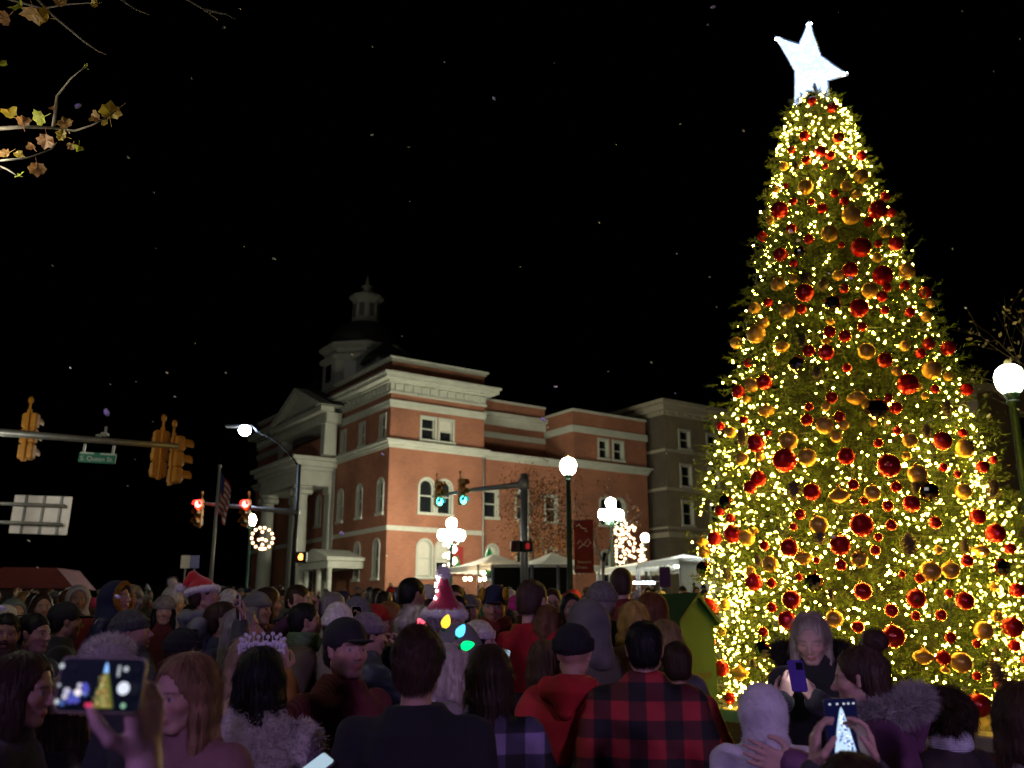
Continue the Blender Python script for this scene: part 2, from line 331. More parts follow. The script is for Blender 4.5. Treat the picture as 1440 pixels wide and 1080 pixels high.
def build_body(sp,res):
    M,hc,hs=headframe(sp); P=lambda x,y,z: hc+M@np.array([x,y,z])*hs
    A=sp['arms']; pts=np.array([a for s in (0,1) for a in A[s][0:2]]); hi=np.maximum(pts.max(0)+.24,(.34,.24,0)); lo=np.minimum(pts.min(0)-.24,(-.34,-.24,0))
    sit=sp.get('sit'); v=Vol((lo[0],min(lo[1],-.24),-.02),(hi[0],max(hi[1],.62 if sit else .26),max(1.80+.1*(hs-1)*2,hi[2])),res)
    fem=sp.get('fem',0); b=sp.get('bulk',1.)
    # torso and legs
    v.loft([.84,.93,1.05,1.2,1.34,1.42,1.47],[.14,.16,.135,.15,.165,.13,.07],[.09,.10,.085,.10,.10,.075,.055],cy=[0,0,0,.0,0,-.01,-.01])
    for s in (-1,1):
        kn=(s*.12,.40,.86) if sit else (s*.105,.025,.50); an=(s*.10,.42,.46) if sit else (s*.105,-.01,.09)
        v.cap((s*.085,0,.90),kn,.078,.05,.03); v.cap(kn,an,.05,.034,.01); v.cap(an,(an[0]+s*.01,an[1]+.14,an[2]-.05),.036,.03,.02)
        el,wr,dr,nm,cu=A[0 if s<0 else 1]
        v.cap((s*.165,-.005,1.405),el,.046,.036,.03); v.cap(el,wr,.037,.025,.01); v.cap(wr,np.array(wr)+unit(dr)*.02,.025,.022,.01)
        hand(v,wr,dr,nm,1 if s>0 else -1,cu,res=res)
    v.cap((0,-.012,1.44),P(0,-.018,-.05),.054 if not fem else .047,.05 if not fem else .044,.02)
    # head
    E=lambda c,r,k=.015,op='u': v.ell(P(*c),np.array(r)*hs,k,op,M)
    Cc=lambda a,c,ra,rb,k=.01,op='u': v.cap(P(*a),P(*c),ra*hs,rb*hs,k,op)
    jw=.054 if fem else .059
    E((0,-.014,.026),(.076,.096,.089)); E((0,.020,-.03),(jw+.006,.070,.082),.02); E((0,.058,-.098),(.024,.022,.017),.022)
    for s in (-1,1):
        Cc((s*jw*.86,-.005,-.062),(s*.02,.06,-.1),.017,.014,.02); E((s*.041,.056,-.028),(.021,.024,.019),.02)
    E((0,.068,.018),(.052,.020,.012),.015)
    for s in (-1,1):
        E((s*.032,.097,-.003),(.018,.017,.012),.010,'s'); E((s*.0315,.072,-.004),(.013,.0125,.0115),.003); Cc((s*.018,.0845,.0065),(s*.045,.073,.0055),.0045,.004,.005); Cc((s*.076,-.004,.008),(s*.073,-.0,-.03),.011,.008,.006)
    Cc((0,.084,.004),(0,.109,-.033),.0075,.0105,.009); 
    for s in (-1,1): E((s*.0115,.098,-.038),(.009,.011,.008),.006)
    E((0,.080,-.066),(.023,.0115,.0055),.007); E((0,.078,-.0765),(.019,.0115,.006),.007)
    if res<.009: Cc((-.021,.0925,-.0712),(.021,.0925,-.0712),.0028,.0028,.004,'s')
    V,Q=v.mesh(); q=(V-hc)@M/hs; x,y,z=q.T; ax=np.abs(x)
    sk=np.array(sp.get('skin',(.42,.25,.18))); C=np.tile(sk,(len(V),1))
    face=(np.abs(z)<.14)&(ax<.1)&(np.abs(y)<.13)
    def paint(m,c):
        m=(m*face)[:,None]; C[:]=C*(1-m)+np.array(c)*m
    paint(.5*np.exp(-((ax-.042)/.02)**2-((z+.03)/.018)**2)*(y>.03),sk*np.array([1.1,.65,.6])); paint(.4*np.exp(-(x/.012)**2-((z+.036)/.012)**2)*(y>.09),sk*np.array([1.1,.6,.55]))
    paint(.8*smooth(.026-ax,0,.008)*smooth(.0125-np.abs(z+.071),0,.005)*(y>.07),sk*np.array([.85,.42,.42]))
    br=np.array(sp.get('brow',(.05,.03,.02))); paint(.75*smooth(.0065-np.abs(z-.0165+.25*(ax-.03)**2*20),0,.004)*smooth(ax,.010,.016)*smooth(.054-ax,0,.01)*(y>.05),br)
    if sp.get('closed'): paint(.7*smooth(.003-np.abs(z+.009),0,.003)*smooth(.015-np.abs(ax-.0315),0,.004)*(y>.06),br*.6)
    else:
        ey=smooth(.0145-np.abs(ax-.0315),0,.004)*smooth(.0062-np.abs(z+.004),0,.003)*(y>.06); paint(.9*ey,(.45,.42,.40)); paint(smooth(.0075-np.hypot(ax-.0315,z+.004),0,.003)*(y>.06),(.015,.01,.008))
        paint(.6*smooth(.002-np.abs(z-.0035),0,.003)*smooth(.016-np.abs(ax-.0315),0,.004)*(y>.06),(.03,.02,.02))
    bd=sp.get('beard')
    if bd: paint(bd[1]*smooth(-z,.045,.062)*smooth(y,-.035,.01)*(1-.9*smooth(.020-ax,0,.008)*smooth(.010-np.abs(z+.071),0,.004))+bd[1]*.9*smooth(.026-ax,0,.006)*smooth(.006-np.abs(z+.055),0,.004)*(y>.06),bd[0])
    if 'scalp' in sp: paint(smooth(z-.02+.9*(-y),.0,.05)*smooth(z,-.06,-.02)*(1-smooth(y,.035,.07)),sp['scalp'])
    return V,Q,C
def flow(M,hc,hs,wave=0,out=.03):
    up=M@np.array([0,-.02,.1])*hs
    def f(p,n,g,i):
        r=p-(hc+up); d=np.array([0,0,-1.])+np.where((p[:,2]>hc[2]+.02)[:,None],r/(np.linalg.norm(r,axis=1)[:,None]+1e-6)*1.6,0)
        d=d-n*(d*n).sum(1)[:,None]*(p[:,2]>hc[2]-.10)[:,None]; return d+n*(out-.30*i*(p[:,2]>hc[2]-.06))[:,None] if False else d+n*out-n*(.38*i)*(p[:,2]>hc[2]-.05)[:,None]+g.normal(size=p.shape)*(.05+wave)
    return f
def build_hair(sp,res,nstr):
    st=sp['hair'][0]; M,hc,hs=headframe(sp); P=lambda x,y,z: hc+M@np.array([x,y,z])*hs
    Ln=sp.get('hairlen',.34); big=st in('long','wavy','straight','bob'); L=Ln if big else .2
    v=Vol((hc[0]-.2,hc[1]-.26,hc[2]-L-.08),(hc[0]+.2,hc[1]+.22,hc[2]+.26),res)
    E=lambda c,r,k=.015,op='u': v.ell(P(*c),np.array(r)*hs,k,op,M)
    th=sp.get('hairth',.004 if st in('short','buzz') else .007)
    E((0,-.017,.030),(.078+th,.099+th,.088+th))
    if st in('short','buzz','updo'):
        if st=='updo': E((0,-.05,.085),(.055,.06,.05),.03); v.noise(.007,55,5,3)
        E((0,-.06,-.02),(.066+th,.05+th,.07),.02); E((0,.10,-.045),(.105,.078,.10),.012,'s'); E((0,-.02,-.12),(.12,.14,.055),.012,'s')
        for s in (-1,1): E((s*.098,.002,-.03),(.034,.036,.056),.01,'s')
    else:
        E((0,-.05,-.03),(.072+th,.06+th,.08),.03)
        E((0,.108,-.022),(.070 if big else .085,.082,.102),.012,'s')
        if not big: E((0,.0,-.125),(.12,.12,.05),.015,'s')
    if big:
        back=[(a,1.) for a in np.linspace(95,265,11)]; fr=sp.get('front',.8)
        if fr: back+=[(72,fr),(288,fr),(82,fr),(278,fr)]
        for j,(a,f) in enumerate(back):
            t=R(a); dx,dy=math.sin(t),math.cos(t); p0=P(dx*.070,dy*.084-.015,.01); l=Ln*f*(1-.08*(j%3))
            wv=.014 if st=='wavy' else .004; pr=p0; rr=.0185
            for i in range(1,6):
                u=i/5; spread=.018*u if st!='straight' else .004*u
                q=np.array([hc[0]+dx*(.072+spread*.8)+wv*math.sin(j*2.1+u*9),hc[1]-.015+dy*(.086+spread*.5)-(.02*u if abs(a-180)<60 else -.01*u)+wv*math.cos(j*1.3+u*8),p0[2]-l*u])
                v.cap(pr,q,rr,rr*(.93 if i<4 else .6),.025); pr=q; rr*=.93
    if st=='bun': v.ell(P(*sp.get('bunpos',(0,-.075,.115))),(.052,.05,.046),.02)
    if st=='pony':
        pr=P(0,-.105,.03); 
        for i in range(1,6): q=P(.0,-.105-.045*math.sin(i/5*2.2),.03)+np.array([.02*i/5,0,-.045*i]); v.cap(pr,q,.03,.03 if i<4 else .014,.02); pr=q
    if st=='curly':
        g=np.random.default_rng(3)
        for i in range(70):
            d=g.normal(size=3);d/=np.linalg.norm(d)
            if d[1]>.35 and d[2]<.45: continue
            v.ell(P(d[0]*.098,d[1]*.115-.02,d[2]*.10+.0),.03,.008)
    if st in('curly','wavy'): v.noise(.006,70,5,3)
    if st=='bald': pass
    def groove(x,y,z):
        q=np.stack([x-hc[0],y-hc[1],z-hc[2]],1); t=np.arctan2(q[:,0],q[:,1]+.02); return .0022*np.sin(t*38+np.sin(z*22)*2.2)+.0018*np.sin(t*71+z*30)
    if res<.011 and st not in('curly','updo'): v.disp(groove)
    V,Q=v.mesh()
    if nstr and len(V):
        N=vnormals(V,Q); y=((V-hc)@M)[:,1]
        m=y<.035*hs if st not in('short','buzz','updo') else ((y<.02*hs)|(((V-hc)@M)[:,2]>.07*hs))
        ln,w={'short':(.020,.0013),'buzz':(.008,.0012),'curly':(.045,.0022),'bun':(.035,.0012),'updo':(.035,.0016)}.get(st,(.075,.0014))
        a=strips(V,N,int(nstr*1.9),ln,w,flow(M,hc,hs,.35 if st=='curly' else .06 if st=='wavy' else .0,.5 if st=='curly' else .18 if st in('short','buzz') else .35 if st=='updo' else .03),3,sp.get('seed',1),m,-.001)
        V,Q=join((V,Q),a)
    return V,Q
def build_coat(sp,res):
    c=sp['coat']; st=c[0]; th={'sweater':.006,'hoodie':.012,'jacket':.016,'coat':.018,'puffer':.03,'parka':.03,'fluffy':.03,'shirt':.008}[st]*sp.get('bulk',1.); fem=sp.get('fem',0)
    hem=c[2] if len(c)>2 else {'coat':.52,'parka':.60}.get(st,.84); A=sp['arms']; pts=np.array([a for s in (0,1) for a in A[s][0:2]])
    hi=np.maximum(pts.max(0)+.14,(.40,.30,1.62)); lo=np.minimum(pts.min(0)-.14,(-.40,-.32,hem-.04)); v=Vol((lo[0],min(lo[1],-.32),min(lo[2],hem-.04)),(hi[0],hi[1],hi[2]),res)
    w=sp.get('wide',1.); fw=(.93 if fem else 1.)*w
    zs=np.array([hem,.93,1.08,1.22,1.34,1.42,1.465,1.51]) if hem<.9 else np.array([hem,.95,1.08,1.22,1.34,1.42,1.465,1.51]); 
    a=np.array([.185+(.93-min(hem,.93))*.16,.178,.162,.172,.180,.155,.098,.072])*fw+th; b=np.array([.125+(.93-min(hem,.93))*.14,.122,.115,.122,.118,.098,.078,.066])*(w*.5+.5)*(1+.25*(sp.get('belly',0)))+th
    v.loft(zs,a,b,cy=[0,0,.005,.0,-.004,-.012,-.014,-.012],k=.02,sq=2.2)
    v.cap((-.155*fw,-.01,1.408),(.155*fw,-.01,1.408),.052+th*.7,.052+th*.7,.04)
    for s in (-1,1):
        el,wr=A[0 if s<0 else 1][:2]; sh=np.array((s*.172*fw,-.008,1.40)); wr=np.array(wr); el=np.array(el); end=wr-(wr-el)*sp.get('cuff',.04)
        v.cap(sh,el,.058+th*.8,.050+th*.8,.045); v.cap(el,end,.050+th*.8,.039+th*.7,.02)
        if st in('puffer','parka','hoodie'): v.cap(end,end+(wr-el)*.03,.036+th*.5,.034+th*.5,.008)
    if st!='sweater': v.ring((0,-.012,1.515),.064,.060,.016+th*.35,.012)
    if st in('sweater','fluffy'): v.ring((0,-.012,1.49),.075,.068,.012,.012)
    fold=sp.get('fold',.0065); seed=sp.get('seed',1)
    v.noise(fold,15,seed,4,(1,1,.7)); v.noise(fold*.5,34,seed+9,3,(1,1,.5))
    if st in('puffer',): v.disp(lambda x,y,z: .008*(.5-np.abs(np.sin(PI*z/.095)))*(z>hem+.05))
    if st=='parka': v.disp(lambda x,y,z: .009*(.4-np.abs(np.sin(PI*z/.17)))*(z>hem+.05))
    if st=='fluffy': v.noise(.008,60,seed+4,3)
    if st=='shirt': v.disp(lambda x,y,z: -.003*(np.abs(x)<.012)*(y>0))
    return v.mesh()
def build_legs(sp,res):
    sit=sp.get('sit'); v=Vol((-.3,-.25,.02),(.3,.62 if sit else .25,1.02),res); f=sp.get('legw',1.)
    v.loft([.80,.88,1.0],[.165,.17,.155],[.115,.118,.108],k=.03)
    for s in (-1,1):
        kn=(s*.12,.40,.86) if sit else (s*.108,.025,.50); an=(s*.10,.42,.50) if sit else (s*.108,-.01,.11)
        v.cap((s*.09,0,.88),kn,.092*f,.068*f,.03); v.cap(kn,an,.068*f,.055*f,.012)
    v.noise(.004,18,3,3); return v.mesh()
def build_shoe(s,sit,res):
    v=Vol((-.26,-.2,-.02),(.26,.72,.62),res); an=np.array((s*.10,.42,.46) if sit else (s*.108,-.01,.09)); v.cap(an,an-np.array((0,.0,.035)),.052,.05,.02); v.cap(an+np.array((0,-.02,-.05)),an+np.array((s*.015,.15,-.058)),.042,.036,.02); v.loft([an[2]-.095,an[2]-.075],[.05,.05],[.125,.125],cx=an[0]+s*.01,cy=an[1]+.06,k=.01); return v.mesh()
def hatparts(sp,res,root,nstr):
    """hats, hoods, headgear: each a child mesh of the person"""
    M,hc,hs=headframe(sp); P=lambda x,y,z: hc+M@np.array([x,y,z])*hs
    def vol(e=.2,up=.3): return Vol(hc-np.array([e,e,.2]),hc+np.array([e,e,up]),res)
    for h in sp.get('hats',[]):
        k=h[0]; col=h[1]; v=vol(); E=lambda c,r,kk=.015,op='u',**kw: v.ell(P(*c),np.array(r)*hs,kk,op,M,**kw)
        if k=='beanie':
            tall=h[2] if len(h)>2 else 0.
            E((0,-.018,.040+tall*.5),(.090,.108,.096+tall)); E((0,.0,-.09),(.16,.16,.105),.01,'s')
            for i in range(3): v.ring(P(0,-.016,.022+.016*i),.089*hs,.106*hs,.0105*hs,.006,M)
            if res<.012: v.disp(lambda x,y,z: .0022*np.sin(np.arctan2(x-hc[0],y-hc[1]+.01)*34)); v.noise(.002,80,2,2)
            V,Q=v.mesh(); o=npmesh('beanie',V,Q,mat('knit wool',col,.95,var=.35,vs=40,bump=.25,bs=70,kind='knit'),root,True)
            if len(h)>3:
                pv=vol(.2,.35); pv.ell(P(0,-.03,.165+tall*1.4),.042,0); pv.noise(.006,80,1,3); V,Q=pv.mesh(); A=strips(V,vnormals(V,Q),900 if nstr else 150,.025,.003,lambda p,n,g,i:n+g.normal(size=p.shape)*.5,1); npmesh('pom_pom',*join((V,Q),A),mat('pompom',h[3],.95,var=.2),o,False)
        elif k=='cap':
            E((0,-.018,.040),(.088,.106,.092)); E((0,.0,-.10),(.16,.16,.118),.006,'s')
            V,Q=v.mesh(); o=npmesh('cap',V,Q,mat('cap cloth',col,.85,var=.25,vs=20,bump=.3,bs=150),root,True)
            b=vol(); b.ell(P(0,.105,.030),np.array((.072,.085,.009))*hs,.0,'u',M); b.disp(lambda x,y,z: 6*((( np.stack([x,y,z],1)-hc)@M)[:,0]**2)*.6); V,Q=b.mesh(); npmesh('visor',V,Q,mat('cap cloth',h[2] if len(h)>2 else col,.85,var=.25,vs=20,bump=.3,bs=150),root,True)
            if len(h)>3:
                w=vol(); 
                for s in (-1,1): w.ell(P(s*.072,.035,.075),np.array((.022,.05,.045))*hs,.0,'u',M)
                V,Q=w.mesh(); npmesh('cap_panel',V,Q,mat('cap cloth',h[3],.85,var=.25,vs=20,bump=.3,bs=150),o,True)
        elif k=='santa':
            tip=np.array(h[2]); pr=P(0,-.015,.05); 
            E((0,-.016,.05),(.088,.105,.085)); E((0,.0,-.09),(.16,.16,.115),.006,'s'); t=P(*tip)
            md=P(tip[0]*.35,tip[1]*.35-.01,.17 if tip[2]>0 else .14); v.cap(P(0,-.01,.09),md,.075,.045,.03); v.cap(md,t,.045,.018,.02); v.noise(.004,40,4,3); V,Q=v.mesh()
            o=npmesh('santa_hat',V,Q,mat('red felt',col,.9,var=.2,bump=.3,bs=120,sheen=.4),root,True)
            f=vol(); f.ring(P(0,-.014,.040),.092*hs,.108*hs,.024*hs,.006,M); f.noise(.004,70,3,3); V,Q=f.mesh(); A=strips(V,vnormals(V,Q),2500 if nstr else 500,.016,.0025,lambda p,n,g,i:n+g.normal(size=p.shape)*.6,1)
            npmesh('fur_band',*join((V,Q),A),mat('white fur',(.75,.72,.72),.95,var=.15),o)
            pv=Vol(t-.08,t+.08,res); pv.ell(t,.036,0); pv.noise(.004,80,1,3); V,Q=pv.mesh(); A=strips(V,vnormals(V,Q),900 if nstr else 150,.018,.0025,lambda p,n,g,i:n+g.normal(size=p.shape)*.5,1); npmesh('pom_pom',*join((V,Q),A),mat('white fur',(.75,.72,.72),.95,var=.15),o)
            if len(h)>3:
                g=np.random.default_rng(5); a=np.array(P(0,.0,.09)); 
                for i in range(13):
                    u=i/12; p=a+(t-a)*u*.9+np.array([math.sin(i*2.4)*.07*(1-.6*u),-.05*(1-.5*u)-.02*abs(math.cos(i*2.4)),0]); mb=MB(); mb.sphere(p,.0085,8); mb.build('bulb',glow('hat bulb',(1,.85,.9),18),o,True)
        elif k=='furhat':
            E((0,-.015,.045),(.105,.122,.09)); E((0,.0,-.10),(.17,.17,.105),.01,'s'); v.noise(.006,60,2,3); V,Q=v.mesh(); A=strips(V,vnormals(V,Q),5000 if nstr else 700,.024,.0026,lambda p,n,g,i:n*.8+np.array([0,0,-.3])+g.normal(size=p.shape)*.5,1)
            npmesh('fur_hat',*join((V,Q),A),mat('fur',col,.95,var=.3,vs=14,sheen=.3),root)
        elif k=='hood':      # raised hood
            v=Vol(hc-np.array([.2,.2,.26]),hc+np.array([.2,.2,.3]),res); E=lambda c,r,kk=.015,op='u',**kw: v.ell(P(*c),np.array(r)*hs,kk,op,M,**kw)
            t=h[2] if len(h)>2 else .0
            E((0,-.022,.03),(.100+t,.118+t,.108+t)); v.cap(P(0,-.05,-.03),np.array([0,-.045,1.46]),(.094+t)*hs,.125*max(1,hs*.95),.07); v.cap((-.06,-.03,1.47),(.06,-.03,1.47),.07,.07,.04)
            E((0,.115,-.01),(.078,.085,.105),.012,'s'); E((0,.02,-.01),(.072,.095,.10),.01,'s'); v.noise(.008,24,6,3,(1,1,.5)); 
            if len(h)>4: v.noise(.003,90,6,3)
            V,Q=v.mesh()
            if len(h)>4: V,Q=join((V,Q),strips(V,vnormals(V,Q),9000,.012,.0022,lambda p,n,g,i:n*.8+g.normal(size=p.shape)*.7,1))
            o=npmesh('hood',V,Q,mat('hood cloth',col,.92,var=.25,vs=9,bump=.3,bs=130,kind='knit' if len(h)>4 else None),root,True)
            if len(h)>3 and h[3]: furline(sp,o,[P(.084*math.sin(a),.062+.012*math.cos(2*a),-.01+.11*math.cos(a)) for a in np.linspace(-2.5,2.5,22)],.012,h[3],nstr,.018)
        elif k=='hooddown':
            v=Vol((-.26,-.36,1.30),(.26,.16,1.66),res); v.cap((-.085,-.10,1.475),(.085,-.10,1.475),.055,.055,.03); v.cap((-.10,-.07,1.49),(-.075,.03,1.49),.04,.026,.03); v.cap((.10,-.07,1.49),(.075,.03,1.49),.04,.026,.03); v.cap((0,-.135,1.46),(0,-.15,1.385),.085,.04,.04); v.ell((0,-.03,1.54),(.075,.085,.07),.02,'s'); v.noise(.004,22,6,3)
            V,Q=v.mesh(); o=npmesh('hood',V,Q,mat('hood cloth',col,.9,var=.25,vs=9,bump=.25,bs=130),root,True)
            if len(h)>2: furline(sp,o,[(.15*math.sin(a),-.09-.085*math.cos(a),1.545-.02*math.cos(a)) for a in np.linspace(-2.1,2.1,20)],.032,h[2],nstr)
        elif k=='furring':
            furline(sp,root,[(.150*math.sin(a),-.045-.135*math.cos(a),1.505+.045*math.cos(a)) for a in np.linspace(-2.6,2.6,26)],.038,col,nstr,.046)
        elif k=='scarf':
            v=Vol((-.2,-.2,1.36),(.2,.26,1.66),res); 
            for i in range(3): v.ring((0,-.005,1.50+.022*i),.078-.004*i,.082-.004*i,.026,.012)
            v.cap((.03,.09,1.50),(.05,.15,1.38),.035,.035,.02); v.noise(.004,40,2,3); V,Q=v.mesh(); npmesh('scarf',V,Q,mat('knit wool',col,.95,var=.3,vs=30,bump=.4,bs=30,kind='knit'),root,True)
        elif k=='glasses':
            mb=MB(); 
            for s in (-1,1):
                c=P(s*.033,.098,-.004); mb.tube([c+M@np.array([.02*math.cos(t),0,.016*math.sin(t)])*hs for t in np.linspace(0,2*PI,14)],.0018,5,0,False); mb.tube([P(s*.053,.096,0),P(s*.074,.03,.003),P(s*.076,-.01,.0)],.0018,5)
            mb.tube([P(-.013,.1,0),P(.013,.1,0)],.0018,5); mb.build('glasses',mat('glasses frame',(.02,.02,.03),.3,var=0),root)
        elif k=='headband':
            mb=MB(); mb.tube([P(.092*math.cos(t),-.01,.03+.098*math.sin(t)) for t in np.linspace(-.1,PI+.1,20)],.007,6); o=mb.build('headband',mat('black plastic',(.01,.01,.01),.4,var=0),root,True)
            for px,pz,tl,cc in ((.015,.128,-.5,(1,.10,.16)),(.095,.138,.3,(1,.55,.03)),(.145,.108,.55,(.08,.5,1)),(.165,.065,1.35,(.0,.85,.16))):
                T=Matrix.Translation(Vector(P(px,-.02,pz)))@Matrix.Rotation(tl,4,'Y')@Matrix.Scale(.8,4); mb=MB(); mb.lathe([(.004,-.032),(.009,-.03),(.0105,-.018),(.0105,-.016)],12,T=T); h2=mb.build('bulb_socket',mat('socket green',(.02,.2,.06),.5,var=0),o,True)
                mb=MB(); mb.lathe([(.010,-.016),(.019,-.004),(.0205,.006),(.016,.022),(.008,.036),(.0005,.042)],14,T=T); mb.build('coloured_bulb',glow('party bulb',cc,2.2),h2,True)
        elif k=='tiara':
            o=MB(); g=np.random.default_rng(2)
            pts=[P(.085*math.sin(t),-.012+.02*math.cos(t),.093-.02*math.cos(t*1.2)**2+.03*math.cos(t)) for t in np.linspace(-1.5,1.5,15)]
            o.tube(pts,.004,6)
            for i,p in enumerate(pts):
                h_=.022+.032*math.cos((i-7)/7*1.3)+(.012 if i%2 else 0); q=np.array(p)+M@np.array([0,.0,h_]); o.tube([p,q],[.0035,.0015],5); o.sphere(q,.0085,6)
                if i<14: m2=(np.array(p)+np.array(pts[i+1]))/2+M@np.array([0,0,h_*.5]); o.tube([p,m2,pts[i+1]],.0022,5); o.sphere(m2,.0085,6)
            o.build('tiara',mat('silver rhinestone',(.95,.95,1.),.15,.35,var=0),root)
def furline(sp,root,pts,r,col,nstr,ln=.042):
    pts=np.array(pts); v=Vol(pts.min(0)-r-.05,pts.max(0)+r+.05,.009); 
    for i in range(len(pts)-1): v.cap(pts[i],pts[i+1],r,r,.01)
    v.noise(.006,55,2,3); V,Q=v.mesh(); A=strips(V,vnormals(V,Q),11000 if nstr else 600,ln,.0022,lambda p,n,g,i:n+np.array([0,0,-.25*i])+g.normal(size=p.shape)*.38,2)
    npmesh('fur_trim',*join((V,Q),A),mat('fur trim',col,.95,var=.35,vs=18,island=0),root)
CLOTH={'sweater':dict(rough=.95,bump=.35,bs=140),'hoodie':dict(rough=.95,bump=.3,bs=160),'jacket':dict(rough=.75,bump=.2,bs=90),'coat':dict(rough=.9,bump=.3,bs=120,sheen=.15),'puffer':dict(rough=.5,bump=.12,bs=60),'parka':dict(rough=.62,bump=.15,bs=90),'fluffy':dict(rough=.95,bump=.3,bs=60,sheen=.4),'shirt':dict(rough=.9,bump=.2,bs=180)}
def person(sp):
    res=sp.get('res',.01); near=res<.008; nstr=sp.get('strands',0)
    arms=[]
    for s,nm in ((-1,sp.get('al','pocket')),(1,sp.get('ar','pocket'))):
        e=ARM[nm] if isinstance(nm,str) else nm
        mir=(lambda t:(t[0]*s,t[1],t[2])) if isinstance(nm,str) else (lambda t:t); arms.append((mir(e[0]),mir(e[1]),mir(e[2]),mir(e[3]),e[4]))
    sp['arms']=arms
    V,Q,C=build_body(sp,res); root=npmesh('person',V,Q,mat('skin',(1,1,1),.55,var=.12,vs=30,bump=.12,bs=220,kind='attr',spec=.35),None,True,C)
    c=sp['coat']; V,Q=build_coat(sp,max(res,.008)); kw=dict(CLOTH[c[0]]); col=c[1]; kind=None
    if isinstance(col,str): kind,col=col.split(':'); col=eval(col)
    m=mat(c[0]+' cloth',col,var=.22,vs=7,kind=kind,**kw)
    if c[0]=='fluffy':
        A=strips(V,vnormals(V,Q),26000 if near else 800,.032,.0035,lambda p,n,g,i:n*.6+np.array([0,0,-.55])+g.normal(size=p.shape)*.5,2); V,Q=join((V,Q),A)
    o=npmesh({'shirt':'shirt','sweater':'sweater','hoodie':'hoodie','coat':'coat'}.get(c[0],'jacket'),V,Q,m,root,True)
    if 'two' in sp:
        z,c2=sp['two']; o.data.materials.append(mat(c[0]+' cloth',c2,var=.22,vs=7,**kw)); zz=V[Q].mean(1)[:,2]; o.data.polygons.foreach_set('material_index',(zz<z).astype(np.int32))
    if not sp.get('nolegs'):
        V,Q=build_legs(sp,max(res,.012)); npmesh('trousers',V,Q,mat('trouser cloth',sp.get('trousers',(.015,.018,.03)),.9,var=.25,bump=.2,bs=150),root,True)
        for s in (-1,1): V,Q=build_shoe(s,sp.get('sit'),max(res,.012)); npmesh('shoe',V,Q,mat('shoe leather',(.02,.017,.015),.5,var=.2),root,True)
    if sp.get('hair') and sp['hair'][0]!='bald':
        V,Q=build_hair(sp,max(res,.006) if near else max(res,.009),nstr); npmesh('hair',V,Q,mat('hair strands',sp['hair'][1],.55,var=.4,vs=30,stretch=(1,1,.06),bump=.3,bs=160,spec=.25),root,True)
    hatparts(sp,max(res,.0065),root,nstr)
    s=sp.get('s',1.); root.scale=(s,s,s); root.location=sp['loc']; root.rotation_euler=(R(sp.get('lean',0)),0,-R(sp.get('yaw',0)))
    tag(root,sp['label'],'person',sp.get('group')); bpy.context.view_layer.update(); return root
def hand_point(sp,root,side):
    e=sp['arms'][0 if side<0 else 1]; d=unit(e[2]); n=Vector(e[3]); n=(n-d*n.dot(d)).normalized(); return root.matrix_basis@(Vector(e[1])+d*.085+n*.028), root.matrix_basis.to_3x3()@d, root.matrix_basis.to_3x3()@n
def phone(loc,up,face,col,label,screen=None,w=.074,h=.152,cat='phone'):
    """a phone: body, screen and camera bump; face = direction the screen looks to"""
    up=unit(up); fc=Vector(face); fc=(fc-up*fc.dot(up)).normalized(); x=up.cross(fc).normalized(); T=Matrix.Translation(loc)@Matrix((x,up,fc)).transposed().to_4x4()   # local x right seen from the front, y up, z towards the viewer
    mb=MB(); n=6; poly=[]
    for cx,cy,a0 in ((1,1,0),(-1,1,90),(-1,-1,180),(1,-1,270)):
        for i in range(n): a=R(a0+90*i/(n-1)); poly.append((cx*(w/2-.011)+.011*math.cos(a),cy*(h/2-.011)+.011*math.sin(a)))
    mb.prism(poly,lambda a,b,k:(a,b,-.0085+.008*k)); o=mb.build('phone',mat('phone case',col,.35,var=.05,vs=20,coat=.3)); o.matrix_world=T
    s=MB(); s.prism([(a*.955,b*.975) for a,b in poly],lambda a,b,k:(a,b,-.0003+.0006*k)); scr=s.build('screen',screen or mat('phone glass',(.005,.005,.007),.08,var=0),o)
    c=MB()
    c.bbox((-w*.42,h*.18,-.0115),(-w*.42+.032,h*.18+.036,-.0086),.002); cb=c.build('camera_bump',mat('camera glass',(.01,.01,.02),.15,var=0),o)
    return tag(o,label,cat),scr
# ------------------------------------------------------------------ setting
m_stone=mat('painted stone trim',(.43,.44,.38),.75,var=.12,vs=1.5,bump=.15,bs=20)
m_brick=mat('red brick wall',(.32,.115,.058),.85,var=.34,vs=.45,kind='brick')
m_glass=mat('window glass',(.012,.014,.016),.08,var=0,spec=.6)
m_blind=mat('window blind',(.55,.52,.45),.8,var=.1,vs=2)
m_slate=mat('dark dome metal',(.025,.024,.026),.55,var=.3,vs=2)
m_steel=mat('galvanised steel',(.33,.34,.36),.45,.6,var=.15,vs=4)
m_green=mat('green painted iron',(.012,.045,.032),.45,var=.2,vs=8)
m_black=mat('black painted metal',(.012,.012,.013),.5,var=.2,vs=8)
def sheet(name,x0,x1,y0,y1,dz,m,nx=2,ny=2):
    X,Y=np.meshgrid(np.linspace(x0,x1,nx),np.linspace(y0,y1,ny),indexing='ij'); V=np.stack([X,Y,SLOPE*Y+dz],-1).reshape(-1,3)
    i,j=np.meshgrid(np.arange(nx-1),np.arange(ny-1),indexing='ij'); a=(i*ny+j).ravel(); Fq=np.stack([a,a+ny,a+ny+1,a+1],1); o=npmesh(name,V,Fq,m); return tag(o,kind='structure')
sheet('ground',-400,400,-60,700,-.02,mat('asphalt',(.045,.045,.047),.8,var=.35,vs=.8,bump=.5,bs=90))
o=MB(); 
